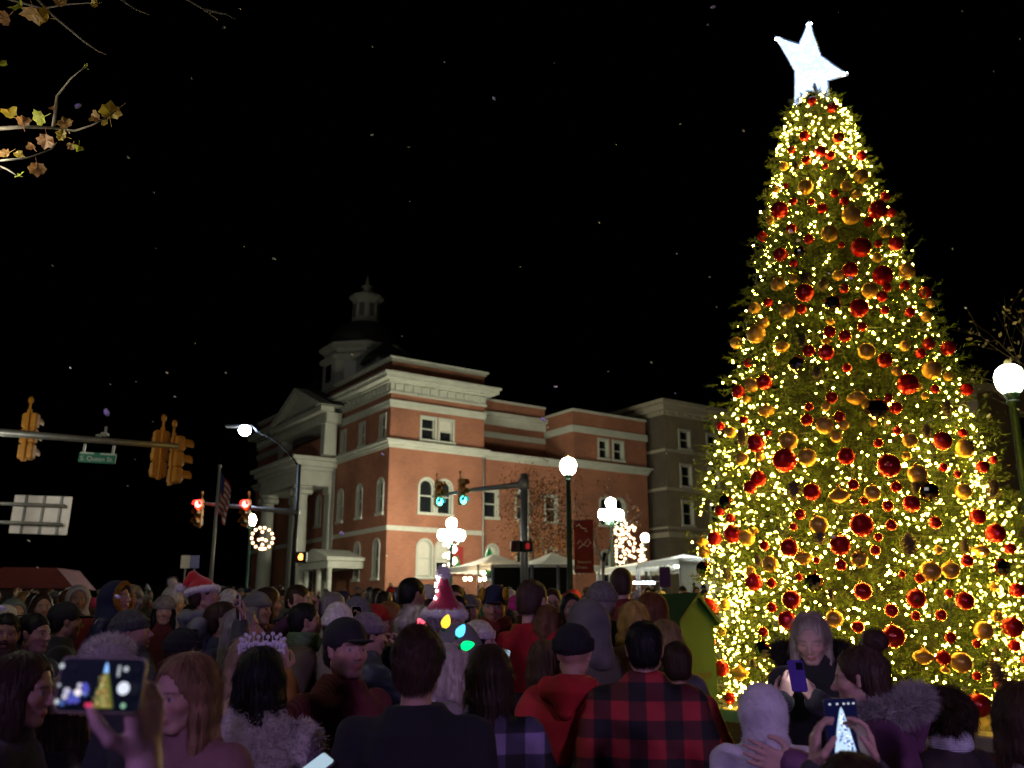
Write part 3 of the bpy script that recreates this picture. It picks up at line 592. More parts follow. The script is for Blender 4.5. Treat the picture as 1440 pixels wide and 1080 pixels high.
for x0,x1,y0,y1 in ((1.2,40,5.,60),(-40,-14,-20,60)):
    o.add([(x,y,SLOPE*y+z) for z in (-.3,.11) for x,y in ((x0,y0),(x1,y0),(x1,y1),(x0,y1))],[(4,5,6,7),(0,1,5,4),(1,2,6,5),(2,3,7,6),(3,0,4,7)])
pv=o.build('pavement',mat('concrete paving',(.25,.24,.22),.85,var=.2,vs=2,bump=.3,bs=60)); tag(pv,kind='structure')
# --- courthouse: local x along its long side face, y along its front, z absolute
CA=math.atan2(.562,.827); CH=empty('courthouse',(-7.454,55,0),CA,'red brick courthouse with cream cornices, columned portico and dark dome under a white lantern','courthouse')
def P3(O,D,u,z,n=0): return Vector((O[0]+D[0]*u+D[1]*n,O[1]+D[1]*u-D[0]*n,z))
def arch_top(o,u):
    u0,u1,z0,z1,ar=o[:5]
    if not ar: return z1
    r=(u1-u0)/2; c=(u0+u1)/2; return z1-r+math.sqrt(max(r*r-(u-c)**2,0))
def facade(mb,O,D,u0,u1,z0,z1,ops):
    br={u0,u1}
    for o in ops:
        for i in range(9 if o[4] else 2): br.add(o[0]+(o[1]-o[0])*i/(8 if o[4] else 1))
    br=sorted(br)
    for a,b in zip(br,br[1:]):
        if b-a<1e-5: continue
        mid=(a+b)/2; cov=sorted([o for o in ops if o[0]<mid<o[1]],key=lambda o:o[2]); la=lb=z0
        for o in cov: mb.add([P3(O,D,a,la),P3(O,D,b,lb),P3(O,D,b,o[2]),P3(O,D,a,o[2])],[(0,1,2,3)]); la,lb=arch_top(o,a),arch_top(o,b)
        mb.add([P3(O,D,a,la),P3(O,D,b,lb),P3(O,D,b,z1),P3(O,D,a,z1)],[(0,1,2,3)])
def window(par,O,D,op,fr=.13,blind=0,m_tr=m_stone,proud=.06,bars=1):
    u0,u1,z0,z1,ar=op[:5]; r=(u1-u0)/2; c=(u0+u1)/2
    def outline(e):
        pts=[(u0-e,z0),(u0-e,(z1-r) if ar else z1+e)]
        if ar: pts+=[(c-(r+e)*math.cos(PI*i/12),z1-r+(r+e)*math.sin(PI*i/12)) for i in range(1,12)]
        return pts+[(u1+e,(z1-r) if ar else z1+e),(u1+e,z0)]
    A,B,I=outline(fr),outline(-.002),outline(-.07); n=len(A); mb=MB()
    for i in range(n-1):
        for (p,q,np_,nq) in ((A,B,proud,proud),(B,B,proud,-.22),(A,A,0,proud),(B,I,-.10,-.10),(I,I,-.10,-.2)):
            mb.add([P3(O,D,*p[i],np_),P3(O,D,*p[i+1],np_),P3(O,D,*q[i+1],nq),P3(O,D,*q[i],nq)],[(3,2,1,0)])
    zm=(z0+z1)/2
    T=lambda a,b,z_0,z_1,na,nb:[P3(O,D,a,z_0,na),P3(O,D,b,z_0,na),P3(O,D,b,z_0,nb),P3(O,D,a,z_0,nb),P3(O,D,a,z_1,na),P3(O,D,b,z_1,na),P3(O,D,b,z_1,nb),P3(O,D,a,z_1,nb)]
    BX=[(0,3,2,1),(4,5,6,7),(0,1,5,4),(1,2,6,5),(2,3,7,6),(3,0,4,7)]
    if bars: mb.add(T(u0+.07,u1-.07,zm-.04,zm+.04,-.12,-.2),BX)
    w=mb.build('window',m_tr,par)
    mb=MB(); mb.add([P3(O,D,a,z,-.18) for a,z in I],[tuple(range(n-1,-1,-1))]); mb.build('pane',m_glass,w)
    if blind: mb=MB(); zb=z1-(z1-z0)*blind; mb.add([P3(O,D,a,max(z,zb),-.165) for a,z in I],[tuple(range(n-1,-1,-1))]); mb.build('blind',m_blind,w)
    mb=MB(); mb.add(T(u0-fr-.06,u1+fr+.06,z0-.16,z0-.003,.13,-.1),BX); mb.build('sill',m_tr,w)
R0=((0,0),(1,0)); L0=((0,0),(0,-1))
w3=lambda u,w=.95,z0=12.99,z1=14.36:(u,u+w,z0,z1,0); w2=lambda u,w=.98,z0=8.45,z1=10.5:(u,u+w,z0,z1,1); w1=lambda u,w=.95,z0=4.6,z1=6.75:(u,u+w,z0,z1,1)
opR=[w3(2.17),w3(3.47),w2(2.15),w2(3.42),w1(2.12),w1(3.4)]
lw=[.62,3.62,6.55]
opL=[(-v-.72,-v,z0,z1,a) for v in lw for z0,z1,a in ((12.95,14.4,0),(8.35,10.42,1))]+[(-v-.72,-v,4.5,6.75,1) for v in (.9,3.6)]
mb=MB(); facade(mb,*R0,0,6.8,.5,17.75,opR); facade(mb,*L0,-8.1,0,.5,17.75,opL); facade(mb,*L0,-24,-8.1,.5,17.75,[(-11.0,-10.2,8.35,10.42,1),(-13.6,-12.8,8.35,10.42,1),(-11.9,-11,3.2,6.,1)])
mb.add([(6.8,0,.5),(6.8,4,.5),(6.8,4,17.75),(6.8,0,17.75)],[(0,1,2,3)]); mb.add([(0,24,.5),(6.8,24,.5),(6.8,24,17.75),(0,24,17.75)],[(3,2,1,0)])
mb.add([(0,0,17.7),(6.8,0,17.7),(6.8,24,17.7),(0,24,17.7)],[(0,1,2,3)]); mb.build('wall',m_brick,CH)
for i,o in enumerate(opR): window(CH,*R0,o,blind=(0,.55,0,.0,.98,.6)[i])
for o in opL: window(CH,*L0,o,.1)
for o in ((-11.0,-10.2,8.35,10.42,1),(-13.6,-12.8,8.35,10.42,1),(-11.9,-11,3.2,6.,1)): window(CH,*L0,o,.1)
def slabs(name,x0,x1,y0,y1,lv,par=CH,m=m_stone,dent=None):
    mb=MB()
    for z0,z1,e in lv: mb.box((x0-e,y0-e,z0),(x1+e,y1+e,z1-.003))
    if dent:
        z0,z1,e,sp,w=dent; x=x0+.2
        while x<x1+e: mb.box((x,y0-e-.12,z0),(x+w,y0-e+.003,z1)); x+=sp
        y=y0+.2
        while y<y1: mb.box((x0-e-.12,y,z0),(x0-e+.003,y+w,z1)); y+=sp
    return mb.build(name,m,par)
slabs('cornice',0,6.8,0,24,((15.64,15.78,.14),(15.78,16.3,.07),(16.3,16.44,.3),(16.44,16.7,.72),(16.7,16.85,.84)),dent=(15.86,16.22,.07,.62,.34))
slabs('string_course',0,6.8,0,24,((14.78,14.9,.06),(14.9,15.12,.11),(15.12,15.22,.16)))
slabs('belt_course',0,6.8,0,24,((12.25,12.4,.08),(12.4,12.6,.2),(12.6,12.74,.32)))
slabs('lower_band',0,6.8,0,24,((7.24,7.53,.05),),m=mat('painted band',(.42,.42,.36),.8,var=.15))
slabs('attic_coping',0,6.8,0,24,((17.7,17.84,.10),(17.84,17.98,.22)))
mb=MB(); mb.tube([(-.09,7.9,2),(-.09,7.9,15.6)],.07,8); mb.tube([(6.72,-.10,2),(6.72,-.10,12.2)],.06,8); mb.build('downpipe',mat('pale pipe',(.3,.28,.25),.6),CH,True)
# recessed middle and rear blocks
opM=[(7.05,8.05,8.5,10.2,0),(7.3,8.1,4.6,6.7,1),(9.6,10.5,8.5,10.2,0),(9.6,10.5,4.6,6.7,1),(12,12.9,8.5,10.2,0),(12,12.9,4.6,6.7,1)]; OM=((0,.35),(1,0))
opC=[(16.4,17.2,13.2,14.5,0),(17.75,18.6,13.2,14.5,0),(16.4,17.2,8.5,10.4,1),(17.75,18.6,8.5,10.4,1),(16.4,17.2,4.6,6.7,1),(17.75,18.6,4.6,6.7,1)]; OC=((0,-.1),(1,0))
mb=MB(); facade(mb,*OM,6.8,14.1,.5,12.3,opM); facade(mb,(0,3.2),(1,0),6.8,14.1,12.3,17.0,[]); facade(mb,*OC,14.1,20.9,.5,16.3,opC)
mb.add([(14.1,-.1,.5),(14.1,3.2,.5),(14.1,3.2,16.3),(14.1,-.1,16.3)],[(3,2,1,0)]); mb.add([(20.9,-.1,.5),(20.9,14,.5),(20.9,14,16.3),(20.9,-.1,16.3)],[(0,1,2,3)])
mb.add([(14.1,-.1,16.25),(20.9,-.1,16.25),(20.9,14,16.25),(14.1,14,16.25)],[(0,1,2,3)]); mb.add([(6.8,3.2,17),(14.1,3.2,17),(14.1,20,17),(6.8,20,17)],[(0,1,2,3)]); mb.add([(6.8,.35,12.3),(14.1,.35,12.3),(14.1,3.2,12.3),(6.8,3.2,12.3)],[(0,1,2,3)])
mb.build('rear_wall',m_brick,CH)
for i,o in enumerate(opM): window(CH,*OM,o,blind=.5 if i==1 else 0)
for o in opC: window(CH,*OC,o)
slabs('belt_course',7.2,13.7,.35,3,((12.25,12.4,.08),(12.4,12.6,.2),(12.6,12.74,.3)))
slabs('belt_course',14.1,20.9,-.1,13.9,((12.3,12.5,.1),(12.5,12.68,.2),(12.68,12.82,.36)))
slabs('string_course',14.1,20.9,-.1,13.9,((14.82,15.3,.1),)); slabs('roof_coping',14.1,20.9,-.1,13.9,((16.3,16.48,.08),))
slabs('upper_cornice',6.9,14,3.2,19.9,((14.4,14.8,.08),(15.3,15.9,.12),(15.9,16.2,.35))); slabs('roof_coping',6.9,14,3.2,19.9,((17.0,17.16,.12),))
# portico: two-storey columns, entablature, pediment
pw=2.6; y0,y1=8.1,15.5
mb=MB()
for z0,z1,e in ((10.75,11.25,.0),(11.25,11.75,-.06),(11.75,12.0,.1),(12.0,12.35,.35),(12.35,12.6,.6)): mb.box((-pw-e,y0-e,z0),(.0-.003,y1+e,z1-.003))
mb.build('entablature',m_stone,CH)
for yy in (y0+.55,y1-.55):
    for xx in (-pw+.5,):
        mb=MB(); mb.lathe([(.62,2.2),(.62,2.5),(.55,2.6),(.5,2.75),(.5,6),(.43,10.0),(.46,10.05),(.46,10.15)],24,(xx,yy,0)); mb.box((xx-.55,yy-.55,10.55),(xx+.55,yy+.55,10.747))
        for s in (-1,1): mb.tube([(xx-.55,yy+s*.48,10.34),(xx+.55,yy+s*.48,10.34)],.22,12)
        mb.box((xx-.5,yy-.5,10.16),(xx+.5,yy+.5,10.54)); mb.build('column',m_stone,CH,True)
for yy in (y0+.1,y1-.9): 
    mb=MB(); mb.box((-.3,yy,2.2),(-.003,yy+.8,10.3)); mb.box((-.4,yy-.08,10.3),(-.003,yy+.88,10.747)); mb.build('pilaster',m_stone,CH)
mb=MB(); 
for p0,p1,h_ in (((6.6,16.05),(11.6,18.15),.42),((16.6,16.05),(11.6,18.15),.42)):
    s=1 if p1[0]>p0[0] else -1
    poly=[p0,p1,(p1[0],p1[1]-h_),(p0[0]+s*.9,p0[1]-.03)]; poly=poly if s<0 else poly[::-1]
    mb.prism(poly,lambda a,b,k:(-1.9+k*1.898,a,b))
mb.prism([(7.4,15.96),(15.8,15.96),(11.6,17.7)],lambda a,b,k:(-1.35+k*1.2,a,b)); mb.box((-1.8,6.7,15.6),(-.85,16.5,15.95)); mb.box((-1.3,6.9,14.9),(-.17,16.3,15.59)); mb.build('pediment',m_stone,CH)
mb=MB(); mb.prism([(6.5,16.12),(16.7,16.12),(11.6,18.28)],lambda a,b,k:(-.86+k*6,a,b)); mb.build('pediment_roof',m_slate,CH)
for y in (7.3,15.3): mb=MB(); mb.box((-1.2,y,12.78),(-.35,y+.7,14.89)); mb.build('upper_pier',m_stone,CH)
mb=MB(); mb.box((-1.1,8.05,12.78),(-.35,15.2,14.0)); mb.build('balcony_wall',m_brick,CH)
# low entrance porch on the front face
mb=MB(); mb.prism([(2.8,5.55),(7.6,5.55),(7.6,5.75),(5.2,6.35),(2.8,5.75)],lambda a,b,k:(-2.5+k*2.495,a,b)); mb.box((-2.35,3.0,5.1),(-.003,7.4,5.547)); mb.build('porch_roof',m_stone,CH)
for y in (3.3,4.9,6.9): mb=MB(); mb.lathe([(.22,2.2),(.17,2.4),(.15,5.0),(.2,5.097)],14,(-2.1,y,0)); mb.build('porch_column',m_stone,CH,True)
# dome
def solve_x(px,y,z):
    best=min(((abs(px_of(CH.matrix_world@Vector((x/10,y,z)))[0]-px),x/10) for x in range(0,220))); return best[1]
bpy.context.view_layer.update()
DX=solve_x(512,12,20); dc=CH.matrix_world@Vector((DX,12,0)); zt=lambda py,px=512:at(px,py,dc.y).z; k=dc.y/1262.
oct8=PI/8
mb=MB(); rd=62*k
mb.lathe([(rd*.92,15),(rd*.92,zt(520)),(rd*1.0,zt(517)),(rd*1.0,zt(512)),(rd*.9,zt(509)),(rd*.9,zt(503)),(rd*1.03,zt(500)),(rd*1.03,zt(496)),(rd*.8,zt(494))],8,(DX,12,0),ph=oct8); mb.build('dome_drum',m_stone,CH)
for a in range(8):
    if a%1==0:
        t=a*PI/4; mb=MB(); c=Vector((DX+math.cos(t)*rd*.855,12+math.sin(t)*rd*.855,0)); T=Matrix.Translation(c)@Matrix.Rotation(t,4,'Z'); mb.box((-.1,-.45,zt(545)),(.04,.45,zt(522)),T=T); mb.build('drum_window',m_glass,CH)
mb=MB(); h0,h1=zt(494),zt(455); rr=52*k
mb.lathe([(rr*math.cos(t*.9),h0+(h1-h0)*math.sin(t)) for t in np.linspace(0,PI/2*.95,10)],24,(DX,12,0)); dm=mb.build('dome',m_slate,CH,True)
mb=MB(); rl=20*k
mb.lathe([(rl*1.15,zt(458)),(rl*1.15,zt(455)),(rl,zt(453)),(rl*.95,zt(428)),(rl*1.0,zt(426)),(rl*1.25,zt(422)),(rl*1.25,zt(419)),(rl*.9,zt(416)),(rl*.35,zt(412)),(rl*.3,zt(409))],8,(DX,12,0),ph=oct8); lt=mb.build('lantern',m_stone,CH)
for a in range(8):
    t=a*PI/4; mb=MB(); T=Matrix.Translation(Vector((DX+math.cos(t)*rl*.89,12+math.sin(t)*rl*.89,0)))@Matrix.Rotation(t,4,'Z'); mb.box((-.1,-.2,zt(449)),(.06,.2,zt(431)),T=T); mb.build('lantern_louver',mat('grey louver',(.12,.12,.13),.8),lt)
mb=MB(); mb.lathe([(.5,zt(411)),(.28,zt(409)),(.3,zt(406)),(.5,zt(404)),(.18,zt(402)),(.1,zt(396)),(.03,zt(388))],10,(DX,12,0)); mb.build('finial',m_stone,lt,True)
for y in (12-6.2,12+6.2):
    mb=MB(); mb.box((1.2,y-1.3,17.7),(3.6,y+1.3,19.2)); tw=mb.build('turret',m_stone,CH); mb=MB(); mb.lathe([(1.8,19.2),(1.65,19.45),(1.2,19.9),(.6,20.4),(.2,20.8),(.06,21.3)],12,(2.4,y,0)); mb.build('turret_roof',m_slate,tw,True)
# --- beige apartment building
BC=at(940,740,66); BB=empty('apartment_building',(BC.x,BC.y,0),CA,'beige four storey building with dark sash windows behind the christmas tree','building')
m_beige=mat('beige brick',(.21,.165,.095),.85,var=.15,vs=.7,kind='brick'); m_btrim=mat('beige stone trim',(.30,.27,.20),.85,var=.15); m_bw=mat('cream window trim',(.42,.41,.34),.8,var=.1)
zz=lambda py:at(955,py,66.5).z
ops=[(u,u+1.0,zz(b),zz(a),0) for (a,b) in ((604,629),(653,682),(705,737)) for u in (1.5,4.4,7.3,10.2,13.1,16,19)]
mb=MB(); facade(mb,(0,0),(1,0),0,22,.5,zz(577),ops); ops2=[(-v-1,-v,zz(b),zz(a),0) for (a,b) in ((665,690),(705,730),(765,785)) for v in (3.,)]; mb.add([(0,0,zz(578)),(22,0,zz(578)),(22,9,zz(578)),(0,9,zz(578))],[(0,1,2,3)]); mb.build('wall',m_beige,BB)
mb=MB(); facade(mb,(0,0),(0,-1),-9,0,.5,zz(577),ops2); mb.build('side_wall',mat('shaded side brick',(.075,.055,.035),.9,var=.3,vs=.6,kind='brick'),BB)  # shade of the side face put into the colour: brick darkened
for o in ops: window(BB,(0,0),(1,0),o,.14,m_tr=m_bw)
for o in ops2: window(BB,(0,0),(0,-1),o,.1,m_tr=m_bw)
slabs('cornice',0,22,0,9,((zz(585),zz(580),.15),(zz(580),zz(572),.5),(zz(572),zz(567),.9)),BB,m_btrim,(zz(584),zz(579),.12,.9,.4))
for a,b in ((632,636),(686,690),(741,744),(749,756)): slabs('band',0,22,0,9,((zz(b),zz(a),.14),),BB,m_btrim)
# --- dim brown building behind the right lamp
RB=at(1392,700,34); B2=empty('brick_building',(RB.x,RB.y,0),R(-8),'dim brown brick building behind the street lamp beside the tree','building')
ops=[(u,u+1.1,z,z+1.9,0) for z in (4.,7.6) for u in (1.2,3.8,6.4,9.)]
mb=MB(); facade(mb,(0,0),(1,0),0,16,.5,10.6,ops); facade(mb,(0,0),(0,-1),-10,0,.5,10.6,[]); mb.add([(0,0,10.5),(16,0,10.5),(16,10,10.5),(0,10,10.5)],[(0,1,2,3)]); mb.build('wall',mat('brown brick',(.14,.09,.055),.85,var=.2,vs=.7,kind='brick'),B2)
for o in ops: window(B2,(0,0),(1,0),o,.1,m_tr=m_btrim)
slabs('cornice',0,16,0,10,((10.4,10.7,.2),),B2,m_btrim)
# --- street lamps
LAMPC=(1,.96,.72)
def globe(mb,c,r): mb.lathe([(.42*r,-.98*r),(.62*r,-.84*r),(.9*r,-.42*r),(1.*r,.05*r),(.98*r,.4*r),(.84*r,.78*r),(.55*r,1.05*r),(.25*r,1.16*r)],18,c)
def lamp(px,py,Y,r,es,label,group='acorn globe street lamps',mg=m_green):
    c=at(px,py,Y); g0=gz(Y); h=c.z-g0; o=empty('street_lamp',(c.x,Y,g0),0,label,'street lamp',group)
    mb=MB(); mb.lathe([(.24,0),(.24,.12),(.2,.2),(.19,.55),(.13,.7),(.085,.9),(.065,h-r*1.7),(.10,h-r*1.65),(.10,h-r*1.5),(.07,h-r*1.45),(r*.5,h-r*1.15),(r*.55,h-r*.92)],14); mb.build('post',mg,o,True)
    mb=MB(); globe(mb,(0,0,h),r); mb.build('globe',glow('globe glass',LAMPC,es),o,True)
    mb=MB(); mb.lathe([(r*.3,h+r*1.12),(r*.36,h+r*1.16),(r*.22,h+r*1.25),(r*.26,h+r*1.38),(r*.05,h+r*1.6)],10); mb.build('finial',mat('lit finial',(.45,.42,.22),.5,var=.1),o,True); return o
def cluster(px,py,Y,r,es,label):
    c=at(px,py,Y); g0=gz(Y); h=c.z-g0; o=empty('cluster_lamp',(c.x,Y,g0),.35,label,'street lamp','five globe cluster lamps')
    mb=MB(); mb.lathe([(.3,0),(.3,.15),(.22,.3),(.2,.7),(.11,.95),(.08,h-1.),(.13,h-.95),(.09,h-.7),(.09,h-r)],14); mb.build('post',m_green,o,True)
    for k_ in range(4):
        a=k_*PI/2; d=(math.cos(a),math.sin(a)); R_=r*1.75
        mb=MB(); mb.tube([(d[0]*t*R_,d[1]*t*R_,h-.85-.12*math.sin(t*PI)+(t**3)*.12) for t in np.linspace(0,1,8)],.035,6); mb.lathe([(.03,-.1),(r*.5,.02),(r*.55,.08)],12,(d[0]*R_,d[1]*R_,h-.73)); mb.build('arm',m_green,o,True)
        mb=MB(); globe(mb,(d[0]*R_,d[1]*R_,h-.73+r*1.0),r); mb.build('globe',glow('cluster globe glass',LAMPC,es),o,True)
    mb=MB(); globe(mb,(0,0,h+r*.55),r); mb.build('globe',glow('cluster globe glass',LAMPC,es),o,True); return o
E_=1.0
lamp(799,657,25,.225,85,'tall acorn globe lamp with dark post beside the red banner')
lamp(353,732,47,.26,260,'acorn globe lamp above the round lighted wreath by the courthouse columns')
lamp(907,757,46,.21,30,'small distant globe lamp at the corner of the rear courthouse wall')
lamp(1420,535,15.,.235,40,'large acorn globe lamp with branches around it beside the tree')
lamp(-95,205,4.7,.22,32,'globe lamp lighting the leafy maple branch from behind')
lamp(-215,640,17,.22,110,'unseen globe lamp added to light the yellow signals from the near side')  # out-of-frame lamp put in to brighten the yellow signals
lamp(-48,668,20.9,.2,42,'unseen globe lamp added to brighten the white sign panel')  # extra unseen lamp, placed to brighten the sign panel
cluster(635,741,48.8,.27,270,'five globe cluster lamp with lit garland post before the courthouse wall')
cluster(859,712,48,.26,190,'five globe cluster lamp above the lighted toy shaped decoration')
# garland of lights on the first cluster lamp
def bulbs(root,pts,r,m,name='bulb'):
    me=None
    for p in pts:
        if me is None: mb=MB(); mb.sphere((0,0,0),r,8); b=mb.build(name,m,root,True,p); me=b.data
        else: link(name,me,root,p)
g=at(632,800,50.3); G=empty('light_garland',(g.x,50.2,gz(50.2)),0,'string of white bulbs wrapped down the cluster lamp post','light string')
pts=[Vector((.32*math.cos(i*.9)+.03*i%.1,-.1+.25*math.sin(i*.9),at(630,757+i*2.3,50.2).z-gz(50.2))) for i in range(20)]
mb=MB(); mb.tube(pts,.012,5); mb.build('wire',m_black,G); bulbs(G,pts,.10,glow('garland bulb',(1,.86,.62),6))
def decor(pix,Y,r,label,name,m,post=None):
    c=at(sum(p[0] for p in pix)/len(pix),max(p[1] for p in pix),Y); G=empty(name,(c.x,Y,c.z),0,label,'light decoration')
    pts=[at(p[0],p[1],Y)-Vector((c.x,Y,c.z)) for p in pix]; mb=MB()
    for i,p in enumerate(pts):
        q=min((x for x in pts if (x-p).length>.02),key=lambda x:(x-p).length); mb.tube([p+Vector((0,.03,0)),q+Vector((0,.03,0))],.015,5)
        if i: q=min(pts[:i],key=lambda x:(x-p).length); mb.tube([p+Vector((0,.03,0)),q+Vector((0,.03,0))],.015,5)
    mb.build('frame',m_black,G); bulbs(G,pts,r,m); return G
Z9=[(880,290),(905,325),(905,370),(850,345),(860,400),(765,410),(790,380),(830,400),(850,430),(770,450),(800,470),(830,470),(950,380),(985,360),(1015,380),(1005,410),(935,410),(900,440),(870,465),(935,465),(960,500),(900,515),(870,525),(825,520),(780,548),(855,555),(830,580),(820,615),(775,610),(780,655),(780,700),(780,745),(860,620),(940,560),(955,590),(1000,520),(1015,575),(1000,630),(1000,670),(915,655),(945,680),(870,675),(945,725),(975,740),(1010,755),(890,710),(890,770),(840,745),(785,800),(825,820),(865,815),(830,870),(890,865),(900,900)]
Z9b=[(1100,605),(1105,650),(1145,655),(1060,670),(1100,690),(1090,735),(1130,740),(1075,790),(1110,785),(1150,780)]
cv=lambda L:[(780+a/9,700+b/9) for a,b in L]; gwarm=glow('warm decor bulb',(1,.60,.34),5)
decor(cv(Z9),47.2,.075,'large lighted wire figure of warm bulbs below the cluster lamp','lighted_decoration',gwarm)
decor(cv(Z9b),46.,.085,'small lighted wire candle of warm bulbs under the distant globe lamp','lighted_decoration',gwarm)
decor([(369+15*math.cos(t),757+15*math.sin(t)) for t in np.linspace(0,2*PI,15)[:-1]]+[(369,748),(364,759),(369,758),(374,760),(369,766),(369,772)],46.6,.078,'round lighted wreath of warm bulbs with a candle inside','lighted_wreath',gwarm)
# --- traffic lights
m_yel=mat('yellow signal housing',(.50,.21,.012),.5,var=.12,vs=10)
def signal(parent,loc,rz,n=3,lit=None,h=.36,w=.34):
    """a three-lamp head: face towards local -y; lit = (index from top, colour, strength)"""
    T=Matrix.Translation(loc)@Matrix.Rotation(rz,4,'Z'); mb=MB()
    for i in range(n): mb.bbox((-w/2,-.10,-(i+1)*h+.006),(w/2,.10,-i*h-.006),.03,T=T)
    mb.box((-w/2+.05,-.08,-n*h),(w/2-.05,.08,0),T=T); b=mb.build('signal_head',m_yel,parent)
    for i in range(n):
        c=Vector((0,-.105,-(i+.5)*h)); mb=MB(); lr_=1.2 if lit and lit[0]==i else 1.; mb.lathe([(.135*lr_,0),(.12*lr_,.03),(.07*lr_,.055),(.001,.065)],16,T=T@Matrix.Translation(c)@Matrix.Rotation(PI/2,4,'X'))
        on=lit and lit[0]==i; mb.build('lens',glow('signal '+str(lit[1]),lit[1],lit[2]) if on else mat('dark lens',((.10,.012,.01),(.12,.07,.01),(.01,.09,.06))[min(i,2)],.25,var=0),b,True)
        mb=MB(); vs=[];fs=[]
        for j in range(13):
            a=R(-20+220*j/12)
            for rr,yy in ((.15,-.105),(.15,-.34+.08*math.sin(R(-20+220*j/12)<0)),(.142,-.34),(.142,-.105)): vs.append(T@Vector((rr*math.cos(a),yy,c.z+rr*math.sin(a))))
        for j in range(12):
            for q in range(4): fs.append((j*4+q,j*4+(q+1)%4,j*4+4+(q+1)%4,j*4+4+q))
        mb.add(vs,fs); mb.build('visor',m_yel if n==3 and not on else m_black,b)
    mb=MB(); mb.tube([T@Vector((0,.12,.25)),T@Vector((0,.12,-n*h-.06))],.028,8); mb.box((-.05,.09,.0),(.05,.13,.06),T=T); mb.box((-.05,.09,-n*h-.06),(.05,.13,-n*h),T=T); mb.lathe([(.05,.22),(.06,.3),(.03,.36)],8,T=T@Matrix.Translation((0,.12,0))); mb.build('bracket',m_yel,b); return b
# near mast arm (seen from behind), its pole outside the frame
Y=20.5; a0=at(-330,582,Y); a1=at(252,628,Y); MA=empty('traffic_signal_mast',(a0.x,Y,gz(Y)),0,'grey mast arm with yellow signals seen from behind and the street name sign','traffic light')
off=Vector((a0.x,Y,gz(Y))); mb=MB(); mb.tube([(0,0,0),(0,0,a0.z-off.z+.4)],[.17,.13],12); mb.build('pole',m_steel,MA,True); mb=MB(); mb.tube([a0-off,(a0+a1)/2-off,a1-off],[.13,.095,.06],12); mb.build('mast_arm',m_steel,MA,True)
for px,py,rz in ((40,576,PI+.05),(224,601,PI+.55),(247,609,PI-.6)):
    p=at(px,py+3,Y)-off; signal(MA,p+Vector((0,.16,0)),rz,lit=None)
p=at(140,631,Y)-off; T=Matrix.Translation(p+Vector((0,-.05,-.22)))@Matrix.Rotation(R(-3.3)*-1,4,'Y')
SGN=MB(); SGN.bbox((-.42,-.02,-.12),(.42,.02,.12),.01,T=T); sg=SGN.build('street_sign',mat('green sign sheeting',(.0,.16,.11),.4,var=.08),MA)
SGN=MB(); SGN.box((-.40,-.026,.075),(-.08,-.0205,.11),T=T); SGN.box((.06,-.026,.075),(.40,-.0205,.11),T=T); SGN.build('sign_strip',mat('white sheeting',(.5,.6,.62),.4,var=.05),sg)
text('S. Queen St.',.15,mat('white sheeting',(.5,.6,.62),.4,var=.05),sg,T@Vector((0,-.024,-.03)),(PI/2,R(3.3)*1,0))
for dx in (-.33,.33): mb=MB(); mb.box((dx-.025,-.02,.12),(dx+.025,.02,.30),T=T); mb.build('hanger',m_steel,sg)
p=at(148,611,Y)-off; mb=MB(); mb.tube([p+Vector((0,0,-.05)),p+Vector((0,0,.18))],.03,8); mb.bbox(p+Vector((-.07,-.1,-.03)),p+Vector((.06,.1,.04)),.015); mb.bbox(p+Vector((-.2,-.06,-.05)),p+Vector((-.09,.06,.0)),.015); mb.build('detector',m_steel,MA)
# red signal mast with luminaire arm
Y=38.; b0=at(423,820,Y); b1=at(421,653,Y); zb=gz(Y); MR=empty('traffic_signal_mast',(b1.x,Y,zb),0,'mast with two red signals and a bright white street light','traffic light'); off=Vector((b1.x,Y,zb))
mb=MB(); mb.tube([(0,0,0),(0,0,b1.z-zb)],[.12,.08],12); mb.build('pole',m_black,MR,True)
arm0,arm1=at(421,721,Y)-off,at(277,707,Y)-off; mb=MB(); mb.tube([arm0,arm1],[.12,.06],10); mb.build('mast_arm',m_steel,MR,True)
for px in (282,348): signal(MR,at(px,703,Y)-off+Vector((0,-.05,0)),-.25,lit=(0,(1,.03,.022),50))
lp=at(345,602,Y)-off; mb=MB(); mb.tube([b1-off-Vector((0,0,.1)),at(405,636,Y)-off,at(385,618,Y)-off,at(362,607,Y)-off,lp+Vector((.3,0,.1))],[.05,.04,.035,.03,.028],8); mb.build('luminaire_arm',m_black,MR,True)
mb=MB(); mb.bbox(lp+Vector((-.85,-.16,.03)),lp+Vector((.3,.16,.15)),.04); hd=mb.build('luminaire',m_black,MR); mb=MB(); mb.sphere(lp+Vector((.0,-.05,-.10)),.24,14,sz=.95); mb.build('lamp_lens',glow('cold led',(.62,.78,1.),220),hd,True)
def pedbox(par,p,rz,lit=None):
    T=Matrix.Translation(p)@Matrix.Rotation(rz,4,'Z'); mb=MB(); mb.bbox((-.22,-.1,-.22),(.22,.1,.22),.03,T=T); b=mb.build('pedestrian_signal',m_black,par); mb=MB(); 
    mb.add([T@Vector(q) for q in ((-.07,-.104,-.11),(.07,-.104,-.11),(.08,-.104,.02),(.07,-.104,.1),(-.02,-.104,.14),(-.06,-.104,.1),(-.11,-.104,.0))],[tuple(range(7))]); mb.build('hand_symbol',glow('hand '+str(lit[0]),*lit) if lit else mat('dark lens',(.10,.012,.01),.25,var=0),b)
pedbox(MR,at(424,784,Y)-off+Vector((.05,-.2,0)),-.1,((1,.35,.05),9)); 
